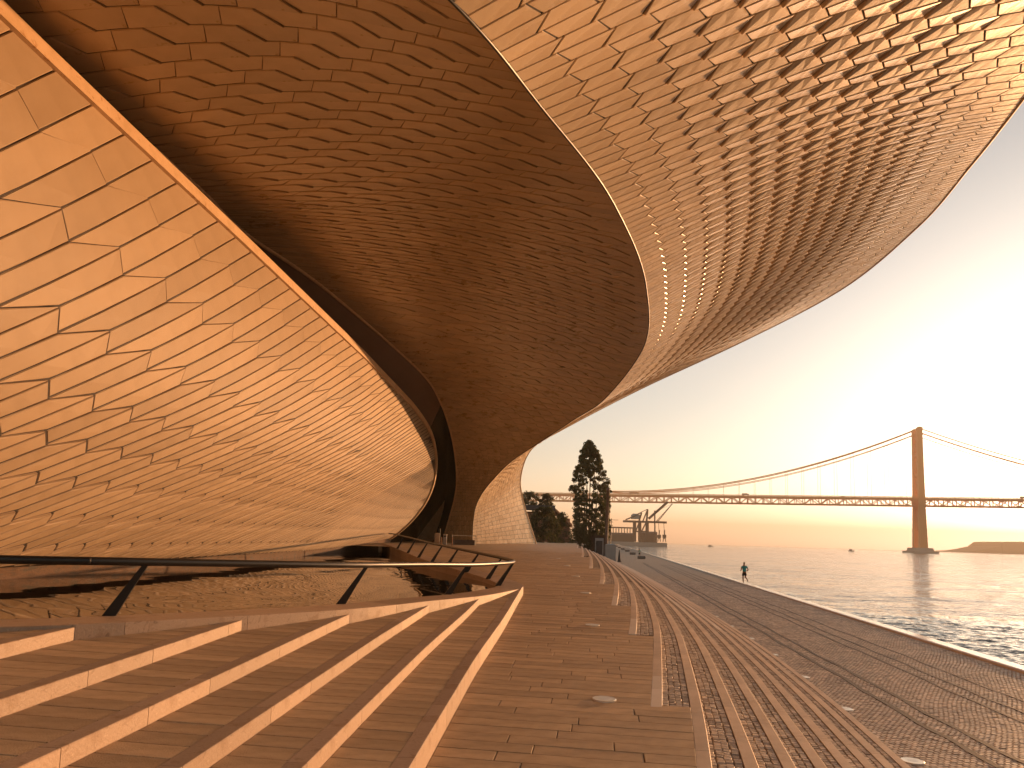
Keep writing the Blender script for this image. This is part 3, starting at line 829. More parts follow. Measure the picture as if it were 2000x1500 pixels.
# ------------------------------------------------------------------ bridge
M['bridge'] = mat('bridge_red_paint', (.72,.28,.075), .6)
M['concrete'] = varied('concrete', [(.33,.30,.27),(.42,.385,.34)], .8, (.8,.9), .2, 20, .1)
tb_ = P(1797, 1073.6, 1000.0); ZD = P(1795, 973, 1000).z; TX, TY = tb_.x, 1000.0
pr_ = PZ(1187, 966, ZD); dv = Vector((TX-pr_.x, TY-pr_.y, 0)).normalized(); nv = Vector((-dv.y, dv.x, 0))
if nv.y < 0: nv = -nv
bo = Vector((TX, TY, 0))
br = empty('suspension_bridge', (TX, TY, RIVER), label='long steel suspension bridge crossing the river behind the runner', category='bridge')
def BP(s, t, z): return bo + dv*s + nv*t + Vector((0, 0, z))
def bch(mb, name, ma=None): return child(mb, name, ma or M['bridge'], br)
S0, S1, PN = -760.0, 420.0, 11.6
sP = (Vector((pr_.x, pr_.y, 0))-bo).dot(dv)
TOPZ = P(1791, 836, 1000).z
for t in (-11, 11):
    b = MB(); b.bar(BP(S0, t, ZD-2.0), BP(S1, t, ZD-2.0), 1.3, 1.6); bch(b, 'top_chord')
    b = MB(); b.bar(BP(S0, t, ZD-11.6), BP(S1, t, ZD-11.6), 1.3, 1.5); bch(b, 'bottom_chord')
    n = int((S1-S0)/PN); rest = MB()
    for i in range(n):
        a = S0+i*PN
        for kind in (0, 1):
            b = MB() if t < 0 else rest
            if kind == 0: b.bar(BP(a, t, ZD-11.6), BP(a, t, ZD-2), 1.1)
            elif i % 2: b.bar(BP(a, t, ZD-2), BP(a+PN, t, ZD-11.6), 1.2)
            else: b.bar(BP(a, t, ZD-11.6), BP(a+PN, t, ZD-2), 1.2)
            if t < 0: bch(b, 'truss_post' if kind == 0 else 'truss_diagonal')
    if t > 0: bch(rest, 'rear_truss')
b = MB(); b.bar(BP(S0, 0, ZD-.6), BP(S1, 0, ZD-.6), 24, 1.2); bch(b, 'road_deck')
b = MB(); b.bar(BP(S0, 0, ZD-10.9), BP(S1, 0, ZD-10.9), 12, .8); bch(b, 'rail_deck')
for t in (-12, 12):
    b = MB(); b.bar(BP(S0, t, ZD+.9), BP(S1, t, ZD+.9), .25, 1.1); bch(b, 'parapet')
for t in (-11.5, 11.5):       # tower legs
    b = MB(); vs = []
    for z, wl_, wt, tt in ((RIVER+6, 10.2, 8.5, 1.32), (ZD-12, 8.4, 7, 1.16), (ZD+40, 7.6, 6.5, 1.06), (TOPZ-4, 6.8, 6, 1.0), (TOPZ-3.9, 8.0, 7, 1.0), (TOPZ-2, 8.0, 7, 1), (TOPZ, 3.5, 4, 1.0)):
        for i, j in ((-1,-1),(1,-1),(1,1),(-1,1)): vs.append(BP(i*wl_/2, t*tt + j*wt/2, z))
    nk = 7; b.add(vs, [(3,2,1,0), tuple(range(4*nk-4, 4*nk))] + [(4*k+i, 4*k+(i+1) % 4, 4*k+4+(i+1) % 4, 4*k+4+i) for k in range(nk-1) for i in range(4)])
    bch(b, 'tower_leg')
lv = [ZD+4, ZD+34, ZD+64, ZD+88, TOPZ-8]
for z0, z1 in zip(lv[:-1], lv[1:]):
    b = MB(); b.bar(BP(0,-11.5,z0+3), BP(0,11.5,z1-3), 2.2); bch(b, 'cross_brace')
    b = MB(); b.bar(BP(0,11.5,z0+3), BP(0,-11.5,z1-3), 2.2); bch(b, 'cross_brace')
    b = MB(); b.bar(BP(0,-11.5,z1), BP(0,11.5,z1), 3.2, 4.0); bch(b, 'strut')
b = MB(); b.bar(BP(0,-14,RIVER+30), BP(0,14,ZD-14), 2.4); b.bar(BP(0,14,RIVER+30), BP(0,-14,ZD-14), 2.4); bch(b, 'lower_brace')
b = MB(); vs = []
for z, a, c in ((RIVER-6, 17, 26), (RIVER+3.2, 17, 26), (RIVER+3.4, 12, 22), (RIVER+8, 11, 21)):
    for i, j in ((-1,-1),(1,-1),(1,1),(-1,1)): vs.append(BP(i*a, j*c, z))
b.add(vs, [(12,13,14,15)] + [(4*k+i, 4*k+(i+1) % 4, 4*k+4+(i+1) % 4, 4*k+4+i) for k in range(3) for i in range(4)]); bch(b, 'tower_pier', M['concrete'])
def cab(s):
    if s < 0: f = s/sP; return TOPZ-2 + (ZD+7-TOPZ)*f - 4*26*f*(1-f)
    f = s/1013.0; return TOPZ-2 - 4*108*f*(1-f)
for t in (-11.5, 11.5):
    for dz, rd in ((0, .75), (-7.5, .5)):
        b = MB(); b.tube([BP(q, t, max(cab(q)+dz*(1-abs(min(q, 0)/sP))**.5*.9, ZD+.5)) for q in np.linspace(sP, S1, 90)], rd, 5); bch(b, 'main_cable')
for q in np.arange(sP+20, S1, 23.2):
    if abs(q) < 8: continue
    for t in (-11.5, 11.5):
        b = MB(); b.bar(BP(q, t, ZD), BP(q, t, cab(q)), .26); bch(b, 'hanger')
for t in (-10, 10):
    b = MB(); vs = []
    for z, w in ((RIVER-3, 6.0), (ZD-4, 4.6), (ZD+5.5, 4.6), (ZD+8, 3.0)):
        for i, j in ((-1,-1),(1,-1),(1,1),(-1,1)): vs.append(BP(sP + i*w/2, t+j*w*.6, z))
    b.add(vs, [(12,13,14,15)] + [(4*k+i, 4*k+(i+1) % 4, 4*k+4+(i+1) % 4, 4*k+4+i) for k in range(3) for i in range(4)]); bch(b, 'anchor_pier', M['concrete'])
b = MB(); b.box(BP(sP-400, 0, ZD-40), (10, 20, 62), math.atan2(dv.y, dv.x)); bch(b, 'approach_pier', M['concrete'])
M['lorry_box'] = mat('pale_lorry_box', (.30,.30,.28), .6); M['car_dark'] = mat('dark_car_paint', (.05,.045,.04), .4); M['tyre'] = mat('tyre', (.02,.02,.02), .9)
def vehicle(px, Ln, H, kind, label):
    s = (PZ(px, 966+(px-1187)*.0115, ZD+1)-bo).dot(dv); c = BP(s, -9.0, ZD); e = empty(kind, c, label=label, category=kind, group='vehicles on the bridge')
    e.rotation_euler.z = math.atan2(dv.y, dv.x)
    if kind == 'lorry':
        b = MB(); b.box((-1.2, 0, .9+H/2-.2), (Ln-2.8, 2.5, H-.9)); b.build('cargo_box', M['lorry_box'], e)
        b = MB(); b.box((Ln/2-1.2, 0, 1.75), (2.3, 2.4, 2.3)); b.box((Ln/2-1.4, 0, 3.0), (1.7, 2.3, .5)); b.build('cab', M['car_dark'], e)
        wh = (-Ln/2+1.5, -Ln/2+3, Ln/2-1.3)
    else:
        b = MB(); b.box((0, 0, .75), (Ln, 1.8, .8)); b.box((-.2, 0, 1.4), (Ln*.55, 1.6, .6)); b.build('body', M['car_dark'], e); wh = (-Ln*.3, Ln*.3)
    for x in wh:
        b = MB(); b.tube([(x, -1.25, .5), (x, 1.25, .5)], .5, 10); b.build('wheel', M['tyre'], e)
vehicle(1241, 15.5, 4.1, 'lorry', 'pale box lorry on the bridge just right of the tall tree')
vehicle(1454, 10.5, 3.6, 'lorry', 'small dark lorry on the bridge deck near the middle of the cable')
vehicle(1640, 4.6, 1.6, 'car', 'small car on the bridge deck left of the tower')
vehicle(1984, 8.0, 3.4, 'lorry', 'lorry on the bridge deck at the right edge of the picture')

# ------------------------------------------------------------------ port: dock, cranes, sheds
M['port'] = mat('rusty_port_steel', (.14,.085,.055), .75); M['port_pale'] = mat('pale_cladding', (.40,.38,.36), .7)
D8 = 780.0
b = MB(); p0, p1 = P(1120, 1057.0, D8), P(1303, 1060, D8)
b.box(((p0.x+p1.x)/2-60, D8+40, RIVER+1.6), (p1.x-p0.x+120, 80, 5.2)); b.build('dock', M['concrete'], kind='structure')
GZ = RIVER+4.2
def pxx(px): return (px-1000)/FPX*D8 + (D8-0)*0.0 + P(px, 1057, D8).x - (px-1000)/FPX*D8
def pb(mb, a, c, w, dep=(0,)):
    for d in dep: mb.bar(P(a[0], a[1], D8+d), P(c[0], c[1], D8+d), w)
def crane_empty(px, label, group='harbour cranes'):
    p = P(px, 1056, D8); return empty('harbour_crane', (p.x, D8, GZ), label=label, category='crane', group=group)
ce = crane_empty(1250, 'large gantry crane with a raised boom and white machine house')
b = MB(); pb(b, (1217,1018), (1302,1020.5), 2.4, (2, 12)); child(b, 'beam', M['port'], ce)
for lx in (1238.5, 1248.5, 1263):
    b = MB(); pb(b, (lx,1017), (lx,1058), 2.4, (0,)); child(b, 'leg', M['port'], ce)
    b = MB(); pb(b, (lx+2,1017), (lx+2,1058), 2.2, (16,)); child(b, 'leg', M['port'], ce)
b = MB(); pb(b, (1248.5,1017), (1253,1001), 1.6, (2, 12)); pb(b, (1263,1018), (1264.8,994.5), 1.8, (2, 12)); pb(b, (1256,1017), (1264.8,995), 1.2, (2,)); pb(b, (1253,1001), (1235,1010), .8, (2,)); pb(b, (1264.8,994.5), (1226,1013), .7, (8,)); child(b, 'tower_frame', M['port'], ce)
b = MB(); pb(b, (1267,1013), (1304,980.5), 2.6, (3, 11)); child(b, 'boom', M['port'], ce)
b = MB(); pb(b, (1238.5,1046), (1248.5,1020), 1.2, (0,)); pb(b, (1249,1046), (1262,1020), 1.2, (0,)); pb(b, (1236,1038), (1266,1038), 1.6, (0, 14)); pb(b, (1222,1015), (1240,1008), 1.4, (2, 12)); child(b, 'bracing', M['port'], ce)
b = MB(); c = P(1241, 1009.5, D8+7); b.box(tuple(c), (8.5, 9, 5.0)); b.box((c.x, c.y, c.z+3), (6, 7, 1.2)); child(b, 'machine_house', M['port_pale'], ce)
ce = crane_empty(1279, 'slender mast crane with a long lattice jib leaning right')
b = MB(); pb(b, (1278.7,997), (1279.2,1057), 1.3, (-3,)); child(b, 'mast', M['port'], ce)
b = MB(); pb(b, (1282,1018), (1313,984), .6, (-4,)); pb(b, (1285.5,1018), (1313,984.5), .6, (-4,))
for i in range(9):
    f = i/9; pb(b, (1282+31*f, 1018-34*f), (1285.5+27.5*(f+.1), 1018-33.5*(f+.1)), .35, (-4,))
child(b, 'jib', M['port'], ce)
b = MB(); pb(b, (1278.8,1000), (1313,984), .3, (-4,)); pb(b, (1279,1020), (1284,1018), .9, (-4,)); child(b, 'stay', M['port'], ce)
for lx, lb in ((1287.3, 'small portal crane left of the last one on the dock end'), (1297.6, 'small portal crane standing at the very end of the dock')):
    ce = crane_empty(lx, lb)
    b = MB(); pb(b, (lx-2.6,1058), (lx-1.6,1051), .8, (-6, -1)); pb(b, (lx+2.6,1058), (lx+1.6,1051), .8, (-6, -1)); pb(b, (lx-2.4,1051), (lx+2.4,1051), 1.2, (-6, -1)); child(b, 'portal', M['port'], ce)
    b = MB(); c = P(lx, 1047.5, D8-3); b.box(tuple(c), (3.4, 4, 3.6)); child(b, 'cab', M['port'], ce)
    b = MB(); pb(b, (lx,1046), (lx+.4,1035), 1.1, (-3,)); child(b, 'mast', M['port'], ce)
    b = MB(); pb(b, (lx,1044), (lx-1.2,1019), .4, (-3,)); child(b, 'jib', M['port'], ce)
def shed(px0, px1, py, dep, label, frame=False):
    a, c = P(px0, py, D8+dep), P(px1, py, D8+dep); e = empty('port_shed', ((a.x+c.x)/2, D8+dep, GZ), label=label, category='shed', group='sheds on the dock')
    b = MB(); h = a.z-GZ; b.box((0, 0, h/2), (c.x-a.x, 20, h)); b.build('wall', M['port'], e)
    b = MB(); b.add([(-(c.x-a.x)/2-1, -11, h), ((c.x-a.x)/2+1, -11, h), ((c.x-a.x)/2+1, 0, h+2.2), (-(c.x-a.x)/2-1, 0, h+2.2), ((c.x-a.x)/2+1, 11, h), (-(c.x-a.x)/2-1, 11, h)], [(0,1,2,3),(3,2,4,5),(0,3,5),(1,4,2)]); b.build('roof', M['port'], e)
    if frame:
        b = MB(); W = (c.x-a.x)
        for i in range(9): b.box((-W/2+W*i/8, 0, h+4), (.9, .9, 8))
        b.box((0, 0, h+8.2), (W+2, 3, 1.6)); b.build('open_frame', M['port'], e)
shed(1192, 1236, 1043.5, 30, 'long low dock shed with an open steel frame on top', True)
shed(1251, 1280, 1041, 34, 'brown dock shed under the large gantry crane')
shed(1150, 1190, 1046, 60, 'dock shed half hidden behind the tall tree')

# ------------------------------------------------------------------ far shore, boats
b = MB(); prof = [(1860,1078.2),(1905,1076),(1925,1073),(1945,1069),(1958,1066.5),(1962,1058.5),(1985,1058),(2010,1061),(2060,1058),(2140,1066),(2250,1084.5)]
fr = [P(x, y, 3000) for x, y in prof]; vs = []
for p in fr: vs += [(p.x, p.y, RIVER-3), (p.x, p.y+10, max(p.z, RIVER)), (p.x+40, p.y+260, max(p.z, RIVER)), (p.x+60, p.y+400, RIVER-3)]
b.add(vs, [(4*i+j, 4*i+j+4, 4*i+j+5, 4*i+j+1) for i in range(len(fr)-1) for j in range(3)])
M['headland'] = mat('far_land', (.10,.085,.06), .9); b.build('headland', M['headland'], kind='structure')
def boat(px, py, d, label):
    p = PZ(px, py, RIVER); p = P(px, py, d); e = empty('boat', (p.x, d, RIVER), label=label, category='boat', group='boats on the river'); b = MB(); vs = []
    for z, w, l0, l1 in ((-.3, 1.2, -4, 3.5), (1.1, 1.7, -4.6, 5.2)):
        vs += [(l0, -w, z), (l1*.6, -w, z), (l1, 0, z), (l1*.6, w, z), (l0, w, z)]
    b.add(vs, [(5,6,7,8,9)] + [(i, (i+1) % 5, 5+(i+1) % 5, 5+i) for i in range(5)]); b.build('hull', M['car_dark'], e)
    b = MB(); b.box((-1.2, 0, 2.0), (3.0, 2.2, 1.9)); b.box((-1.2, 0, 3.05), (3.4, 2.5, .2)); b.build('cabin', M['port_pale'], e)
    b = MB(); b.bar((1, 0, 1), (1, 0, 4.6), .14); b.build('mast', M['car_dark'], e)
boat(1388, 1062.5, 1150, 'tiny boat far off on the horizon left of the tower')
boat(1663, 1073, 980, 'small dark boat on the water left of the bridge tower')

# ------------------------------------------------------------------ trees and shrubs
def leaf_mat(name, c0, c1):
    ma = varied(name, [c0, c1], .35, (.5,.7), 0, 1, .45); b = ma.node_tree.nodes['Principled BSDF']
    out = ma.node_tree.nodes['Material Output']; tr = N(ma, 'ShaderNodeBsdfTranslucent'); tr.inputs[0].default_value = (c1[0]*2.2, c1[1]*1.9, c1[2]*.8, 1)
    ad = N(ma, 'ShaderNodeMixShader'); ad.inputs[0].default_value = .28; L(ma, b.outputs[0], ad.inputs[1]); L(ma, tr.outputs[0], ad.inputs[2]); L(ma, ad.outputs[0], out.inputs[0]); return ma
M['leaf'] = leaf_mat('poplar_leaf', (.035,.05,.022), (.075,.085,.03)); M['leaf2'] = leaf_mat('shrub_leaf', (.025,.035,.014), (.06,.065,.022))
M['bark'] = varied('bark', [(.09,.065,.045),(.15,.11,.075)], 4, (.8,.9), .4, 12, 0)
def leaves(clumps, per, size, seed):
    rs = np.random.RandomState(seed); V = []; T = []
    for (c, r_) in clumps:
        n = per; d = rs.normal(size=(n, 3)); d /= np.linalg.norm(d, axis=1)[:, None]; rad = r_*rs.rand(n, 1)**.45
        pos = np.array(c) + d*rad*np.array([1, 1, .85]); nn = rs.normal(size=(n, 3)); a = np.cross(nn, d); a /= np.linalg.norm(a, axis=1)[:, None]+1e-9
        b_ = np.cross(a, nn); b_ /= np.linalg.norm(b_, axis=1)[:, None]+1e-9; sz = size*(.6+.8*rs.rand(n, 1))
        q = np.stack([pos-a*sz*.5, pos-b_*sz*.35, pos+a*sz*.6, pos+b_*sz*.35], 1); V.append(q.reshape(-1, 3))
        T.append(np.repeat(np.clip(rs.normal(.5, .25) + rs.normal(0, .15, n), 0, 1), 4))
    V = np.concatenate(V); T = np.concatenate(T); mb = MB(); mb.v = [tuple(v) for v in V]; mb.f = [tuple(range(i, i+4)) for i in range(0, len(V), 4)]; mb.c = T.tolist(); return mb
def poplar():
    d = 104.0; base = P(1150, 1064, d); e = empty('poplar_tree', (base.x, d, -1.3), label='tall poplar tree standing alone beside the end of the museum', category='tree')
    prof = [(858,3),(868,10),(880,17),(895,22),(915,29),(935,35),(955,40),(975,38),(995,35),(1012,36),(1030,38),(1048,34),(1058,25)]
    sc_ = d/FPX; rs = random.Random(5); cl = []
    for _ in range(760):
        py = rs.uniform(862, 1058); w = interp(prof, py); rr_ = rs.uniform(.22, .5)
        f = rs.uniform(-1, 1); f = math.copysign(abs(f)**.8, f)
        if 935 < py < 1010 and abs(f) < .5 and rs.random() < .35: continue
        px = 1151 + (py-960)*.0 + f*(w-3) + (4 if py > 960 else 0); q = P(px, py, d)
        cl.append(((q.x-base.x, rs.uniform(-1, 1)*w*sc_*.8, q.z+1.3), rr_))
    mb = leaves(cl, 90, .18, 4); mb.build('crown', M['leaf'], e)
    b = MB()
    for i, (tx, ty) in enumerate(((-14,900),(-5,875),(3,868),(12,890),(20,925),(-20,950))):
        q = P(1150+tx, ty, d); q = Vector((q.x-base.x, rs.uniform(-.8,.8), q.z+1.3)); st_ = Vector((rs.uniform(-.5,.5), rs.uniform(-.4,.4), 0))
        b.tube([st_, st_.lerp(q, .3)+Vector((-.15,0,0)), st_.lerp(q, .65), q], [.17,.12,.08,.02], 6)
    b.build('trunk', M['bark'], e)
poplar()
def shrub(px, py0, py1, w, d, z0, label, n=60, per=60, seed=1, size=.17, group='shrubs beside the tall tree'):
    top = P(px, py0, d); bs = P(px, py1, d); zb = z0 if z0 is not None else bs.z; e = empty('shrub', (bs.x, d, zb), label=label, category='shrub', group=group)
    rs = random.Random(seed); cl = []; H = top.z-zb; W = w*d/FPX/2
    for _ in range(n):
        h = rs.random()**.8; k = math.sqrt(max(.05, 1-(max(0, h-.25)/.78)**2)); a = rs.uniform(0, 6.28); r_ = W*k*rs.random()**.5
        cl.append(((math.cos(a)*r_, math.sin(a)*r_*.8, max(.2, h*H-.25)), rs.uniform(.3, .65)))
    leaves(cl, per, size, seed).build('foliage', M['leaf2'], e)
    b = MB()
    for i in range(5): b.tube([(rs.uniform(-.3,.3), 0, 0), (rs.uniform(-W,W)*.4, rs.uniform(-.5,.5), H*.4), (rs.uniform(-W,W)*.6, rs.uniform(-.5,.5), H*.7)], [.08,.05,.02], 5)
    b.build('stem', M['bark'], e)
shrub(1060, 990, 1062, 74, 92, -.6, 'broad dark shrub against the foot of the museum facade', 170, 80, 11)
shrub(1097, 1000, 1064, 54, 97, -.6, 'rounded dark shrub between the broad shrub and the tall tree', 80, 70, 12)
shrub(1130, 1022, 1070, 40, 100, -1.2, 'low dark shrub at the foot of the tall tree', 70, 70, 13)
shrub(1158, 1030, 1075, 44, 101, -1.3, 'dark shrub behind the timber kiosk', 70, 70, 14)

# terrace house behind the shrubs
M['terracotta'] = varied('terracotta_wall', [(.20,.085,.045),(.26,.12,.07)], 1.0, (.8,.9), .2, 12, 0); M['rooftile'] = varied('roof_tiles', [(.40,.17,.08),(.52,.25,.12)], 3, (.7,.8), .3, 10, 0)
M['darkwall'] = mat('dark_parapet', (.055,.055,.06), .8)
D1 = 128.0
he = empty('terrace_house', (P(1050,1030,D1).x, D1, -1.3), label='low brick house with a planted terrace behind the dark shrubs', category='house')
def quadbox(mb, px0, px1, py0, py1, d, dep):
    a = P(px0, py0, d); c = P(px1, py1, d); mb.box(((a.x+c.x)/2, d+dep/2, (a.z+c.z)/2), (abs(c.x-a.x), dep, abs(a.z-c.z)))
b = MB(); quadbox(b, 1000, 1083, 998, 1075, D1, 9); child(b, 'wall', M['terracotta'], he)
b = MB(); quadbox(b, 1000, 1084, 985, 998, D1-.4, .5); quadbox(b, 1000, 1084.5, 998, 1000.5, D1-.6, 9.8); child(b, 'parapet', M['darkwall'], he)
b = MB(); a, c = P(1083, 991, D1), P(1118, 1024, D1)
b.add([a, c, c+Vector((0,10,0)), a+Vector((0,10,0)), a+Vector((0,0,-.45)), c+Vector((0,0,-.45)), c+Vector((0,10,-.45)), a+Vector((0,10,-.45))], [(0,1,2,3),(7,6,5,4),(0,4,5,1),(1,5,6,2),(2,6,7,3),(3,7,4,0)]); child(b, 'roof', M['rooftile'], he)
b = MB(); quadbox(b, 1084, 1112, 1012, 1075, D1+1, 8); child(b, 'side_wall', M['terracotta'], he)
shrub(1034, 958, 986, 46, D1+3, P(1034,987,D1).z-.2, 'hedge on the house terrace next to the museum edge', 70, 60, 21, .2, 'hedges on the house terrace')
shrub(1068, 964, 986, 28, D1+3, P(1068,987,D1).z-.2, 'hedge on the house terrace at its right corner', 50, 60, 22, .2, 'hedges on the house terrace')

# ------------------------------------------------------------------ quay furniture
M['timber'] = varied('dark_timber', [(.03,.018,.012),(.06,.035,.022)], 3, (.7,.9), .3, 20, .2, stretch=(8,8,.5)); M['greypanel'] = varied('grey_panel', [(.30,.29,.275),(.36,.35,.33)], 1.5, (.6,.7), .05, 20, 0)
p = P(1169, 1060, 100); ke = empty('kiosk', (p.x, 100, QUAY), label='dark timber kiosk with a grey framed door at the steps', category='kiosk')
W = 30*100/FPX; H = P(1169,1047.5,100).z-QUAY
b = MB(); b.box((0, 1.2, H/2), (W, 2.4, H)); b.build('body', M['timber'], ke)
for i in range(16):
    b = MB(); b.box((-W/2+W*(i+.5)/16, -.03, H/2+random.uniform(.0,.12)), (W/16-.02, .05, H+.15)); b.build('board', M['timber'], ke)
b = MB(); b.box((.1, -.1, H*.5-.1), (1.25, .06, H*.92)); dr = b.build('door_frame', M['greypanel'], ke)
b = MB(); b.box((.1, -.14, H*.52), (.9, .05, H*.62)); b.build('door_panel', M['darkwall'], dr)
p = P(1193, 1064, 88); ce = empty('cabinet', (p.x, 88, QUAY), label='plain pale grey cabinet standing beside the kiosk', category='cabinet')
H = P(1193,1064,88).z-QUAY; b = MB(); b.box((0, .4, H/2), (1.32, .8, H-.04)); b.build('body', M['greypanel'], ce)
b = MB(); b.add([(-.7,-.04,H-.02),(.7,-.04,H-.02),(.7,.84,H-.02),(-.7,.84,H-.02),(-.3,.4,H+.12),(.3,.4,H+.12)], [(0,1,5,4),(1,2,5),(2,3,4,5),(3,0,4),(3,2,1,0)]); b.build('lid', M['greypanel'], ce)
p = PZ(1209.5, 1097.5, QUAY); be = empty('bollard', p, label='slim dark cone shaped bollard right of the grey cabinet', category='bollard')
H = 23*p.y/FPX; b = MB(); b.lathe((0,0,0), [(.24,0),(.25,.08),(.17,H*.5),(.06,H*.97),(.02,H)], 14); b.build('post', M['darkwall'], be, True)
b = MB(); b.box((0,0,.03), (.62,.62,.06)); b.build('base', M['darkwall'], be)
bw = ['nearest', 'second nearest', 'third nearest', 'fourth nearest', 'fifth nearest', 'farthest']
M['bench'] = varied('dark_stone', [(.10,.085,.075),(.15,.13,.115)], 3, (.7,.8), .2, 20, 0)
for i, (px, py, wp) in enumerate(((1253.5,1092,14.5),(1236,1083.5,11.5),(1225.5,1077.5,9.2),(1216.5,1073.5,7),(1210,1070,6),(1204.5,1067.6,5))):
    p = PZ(px, py, QUAY); w = 1.35; e = empty('stone_bench', p, label=f'dark block bench on the quay, {bw[i]} of the row', category='bench', group='block benches in a row')
    b = MB(); b.box((0, .35, .30), (w, .7, .50)); b.build('seat_block', M['bench'], e)
    b = MB(); b.box((0, .35, .03), (w-.16, .54, .06)); b.build('foot', M['darkwall'], e)
p = P(1183.5, 1060, 98); pe = empty('steel_pillar', (p.x, 98, QUAY), label='tall brown steel pillar standing right beside the tall tree', category='pillar', kind='thing')
M['rust'] = mat('brown_pillar_paint', (.16,.085,.05), .6); H = P(1186,957,98).z-QUAY; b = MB(); b.tube([(0,0,0), (.17,0,H)], [.24,.20], 14); b.build('shaft', M['rust'], pe, True)
b = MB(); b.lathe((.17,0,H), [(.24,-.25),(.26,0),(.2,.2),(.07,.32)], 14); b.build('cap', M['rust'], pe, True)
p = P(1190, 1060, 112); le = empty('street_lamp', (p.x, 112, QUAY), label='thin street lamp with side arms behind the kiosk', category='street lamp')
tz_ = P(1194.5, 1012.5, 112).z-QUAY; b = MB(); b.tube([(0,0,0), (.33,0,tz_)], [.09,.05], 8); b.build('pole', M['black'], le)
for y_, x0, x1 in ((1015.3,-.35,1.12),(1019.5,-.7,.28),(1023.5,-.75,.05)):
    z = P(1194,y_,112).z-QUAY; b = MB(); b.bar((.3+x0,0,z), (.3+x1,0,z), .09, .06); b.build('arm', M['black'], le)
# things by the foot of the museum
def at_foot(px, py, d): p = P(px, py, d); return Vector((p.x, d, deckz(d)))
p = at_foot(853.5, 1054, 58); e = empty('sign_panel', p, label='pale upright panel in front of the dark entrance gap', category='sign'); b = MB(); b.box((0,0,.50), (.42,.14,.96)); b.build('board', M['kerb'], e); b = MB(); b.box((0,0,.02), (.5,.3,.04)); b.build('foot', M['darkwall'], e); b = MB(); b.bar((.25,0,0),(.25,0,1.35),.03); b.build('rod', M['steel_ring'], e)
p = at_foot(869, 1056, 57.5); e = empty('litter_bin', p, label='white boxy bin beside the pale panel', category='bin'); b = MB(); b.box((0,0,.42), (.30,.26,.82)); b.build('body', M['port_pale'], e); b = MB(); b.box((0,0,.865), (.34,.30,.06)); b.build('lid', M['kerb_new'], e); b = MB(); b.box((0,-.135,.72), (.2,.02,.09)); b.build('slot', M['darkwall'], e)
for px, lb in ((862, 'thin orange marker post left of the white bin'), (883.5, 'thin orange marker post right of the white bin')):
    p = at_foot(px, 1056, 57); e = empty('marker_post', p, label=lb, category='post', group='marker posts'); b = MB(); b.lathe((0,0,0), [(.045,0),(.04,.62),(.02,.66)], 8); b.build('post', M['rooftile'], e); b = MB(); b.lathe((0,0,0), [(.09,0),(.09,.03)], 8); b.build('base', M['darkwall'], e)
p = at_foot(905, 1056, 60); e = empty('barrier', p, label='low metal barrier and bench in front of the museum leg', category='barrier')
b = MB(); b.box((0,.1,.22), (2.0,.4,.44)); b.build('bench_block', M['bench'], e)
b = MB(); b.bar((-1.0,-.2,.82),(1.15,-.2,.80),.05); b.build('top_rail', M['steel_ring'], e)
for x in (-.95, 1.1): b = MB(); b.bar((x,-.2,0),(x,-.2,.8),.05); b.build('upright', M['steel_ring'], e)

# ------------------------------------------------------------------ runners
M['skin'] = mat('skin', (.22,.10,.06), .6); M['teal'] = mat('teal_shirt', (.03,.33,.36), .8); M['shorts'] = mat('black_shorts', (.012,.012,.013), .85)
M['mint'] = mat('pale_green_shirt', (.30,.42,.30), .8); M['hair'] = mat('dark_hair', (.012,.009,.007), .7); M['shoe'] = mat('running_shoe', (.07,.05,.05), .6)
def skin(name, joints, edges, ma, par, root=0, sub=2):
    me = bpy.data.meshes.new(name); me.from_pydata([j[0] for j in joints], edges, []); me.materials.append(ma)
    o = bpy.data.objects.new(name, me); COL.objects.link(o); o.parent = par
    mo = o.modifiers.new('skin', 'SKIN'); mo.use_smooth_shade = True
    for i, j in enumerate(joints):
        v = me.skin_vertices[0].data[i]; r_ = j[1]; v.radius = r_ if isinstance(r_, tuple) else (r_, r_); v.use_root = (i == root)
    su = o.modifiers.new('sub', 'SUBSURF'); su.levels = sub; su.render_levels = sub; return o
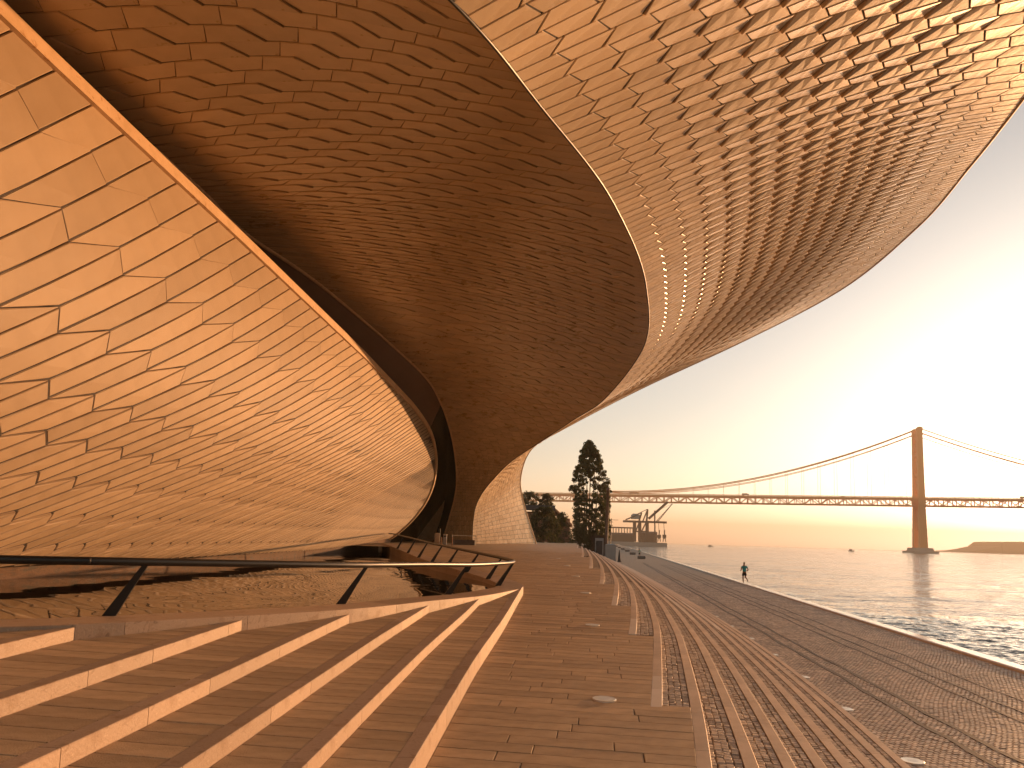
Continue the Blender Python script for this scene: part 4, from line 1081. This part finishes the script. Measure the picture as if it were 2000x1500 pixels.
def runner(p, rz, shirt, label, sc_=1.0):
    e = empty('person', p, label=label, category='person', group='people on the quay'); e.rotation_euler.z = rz; e.scale = (sc_,)*3
    # faces +Y; standing on the left foot, right leg kicked back
    J = [((0,0,.93),(.15,.11)), ((0,.02,1.10),(.125,.095)), ((0,.05,1.32),(.16,.11)), ((0,.055,1.44),(.12,.08)), ((0,.065,1.52),(.055,.055)), ((0,.085,1.60),(.075,.085)), ((0,.09,1.69),(.085,.10)), ((0,.085,1.76),(.05,.06)),
         ((-.09,0,.88),.095), ((-.10,.06,.48),.06), ((-.10,.02,.28),.055), ((-.10,-.02,.09),.036), ((-.10,.06,.035),.035), ((-.10,.16,.03),.028),
         ((.09,0,.88),.095), ((.10,.10,.50),.06), ((.12,-.12,.44),.055), ((.14,-.34,.36),.036), ((.14,-.38,.28),.035), ((.14,-.38,.19),.028),
         ((-.19,.05,1.40),.06), ((-.27,-.08,1.16),.044), ((-.30,.10,1.06),.036), ((-.29,.20,1.07),.034),
         ((.19,.05,1.40),.06), ((.29,-.12,1.17),.044), ((.22,.05,1.04),.036), ((.19,.13,1.06),.034)]
    E = [(0,1),(1,2),(2,3),(3,4),(4,5),(5,6),(6,7),(0,8),(8,9),(9,10),(10,11),(11,12),(12,13),(0,14),(14,15),(15,16),(16,17),(17,18),(18,19),(3,20),(20,21),(21,22),(22,23),(3,24),(24,25),(25,26),(26,27)]
    skin('body', J, E, M['skin'], e)
    g_ = .022; add = lambda j, k=g_: (j[0], (j[1][0]+k, j[1][1]+k) if isinstance(j[1], tuple) else j[1]+k)
    sj = [add(J[0]), add(J[1], .035), add(J[2]), add(J[3]), add(J[20]), ((-.235,-.02,1.27), .064), add(J[24]), ((.245,-.05,1.27), .064)]
    skin('shirt', sj, [(0,1),(1,2),(2,3),(3,4),(4,5),(3,6),(6,7)], shirt, e)
    hj = [((0,0,.96),(.165,.125)), ((0,0,.90),(.16,.12)), add(J[8]), ((-.098,.035,.60),.10), add(J[14]), ((.098,.06,.62),.10)]
    skin('shorts', hj, [(0,1),(1,2),(2,3),(1,4),(4,5)], M['shorts'], e)
    skin('hair', [((0,.05,1.66),(.08,.085)), ((0,.06,1.735),(.088,.09)), ((0,.07,1.785),(.05,.05))], [(0,1),(1,2)], M['hair'], e)
    skin('shoe', [((-.10,-.03,.05),.045), ((-.10,.08,.038),.045), ((-.10,.18,.03),.034)], [(0,1),(1,2)], M['shoe'], e)
    skin('shoe', [((.14,-.37,.33),.045), ((.14,-.40,.25),.045), ((.14,-.40,.16),.034)], [(0,1),(1,2)], M['shoe'], e)
p = PZ(1454, 1139.5, QUAY); runner(Vector((p.x, p.y, QUAY)), R(-4), M['teal'], 'runner in a teal shirt and black shorts at the quay edge', .98)
p = P(1249, 1080.5, 140); runner(Vector((p.x, 140, QUAY)), R(-6), M['mint'], 'distant runner in a pale green shirt near the block benches', 1.0)

# ------------------------------------------------------------------ haze over the river
b = MB(); b.box((2200, 2900, (TOPZ+4-11)/2), (8200, 6800, TOPZ+4+11))
hm = bpy.data.materials.new('haze_air'); hm.use_nodes = True; hn = hm.node_tree.nodes; hn.remove(hn['Principled BSDF'])
pv = hn.new('ShaderNodeVolumePrincipled'); pv.inputs['Color'].default_value = (.98,.82,.62,1); pv.inputs['Density'].default_value = .00030; pv.inputs['Anisotropy'].default_value = .12
hm.node_tree.links.new(pv.outputs[0], hn['Material Output'].inputs['Volume'])
hz = b.build('haze', hm, kind='stuff')
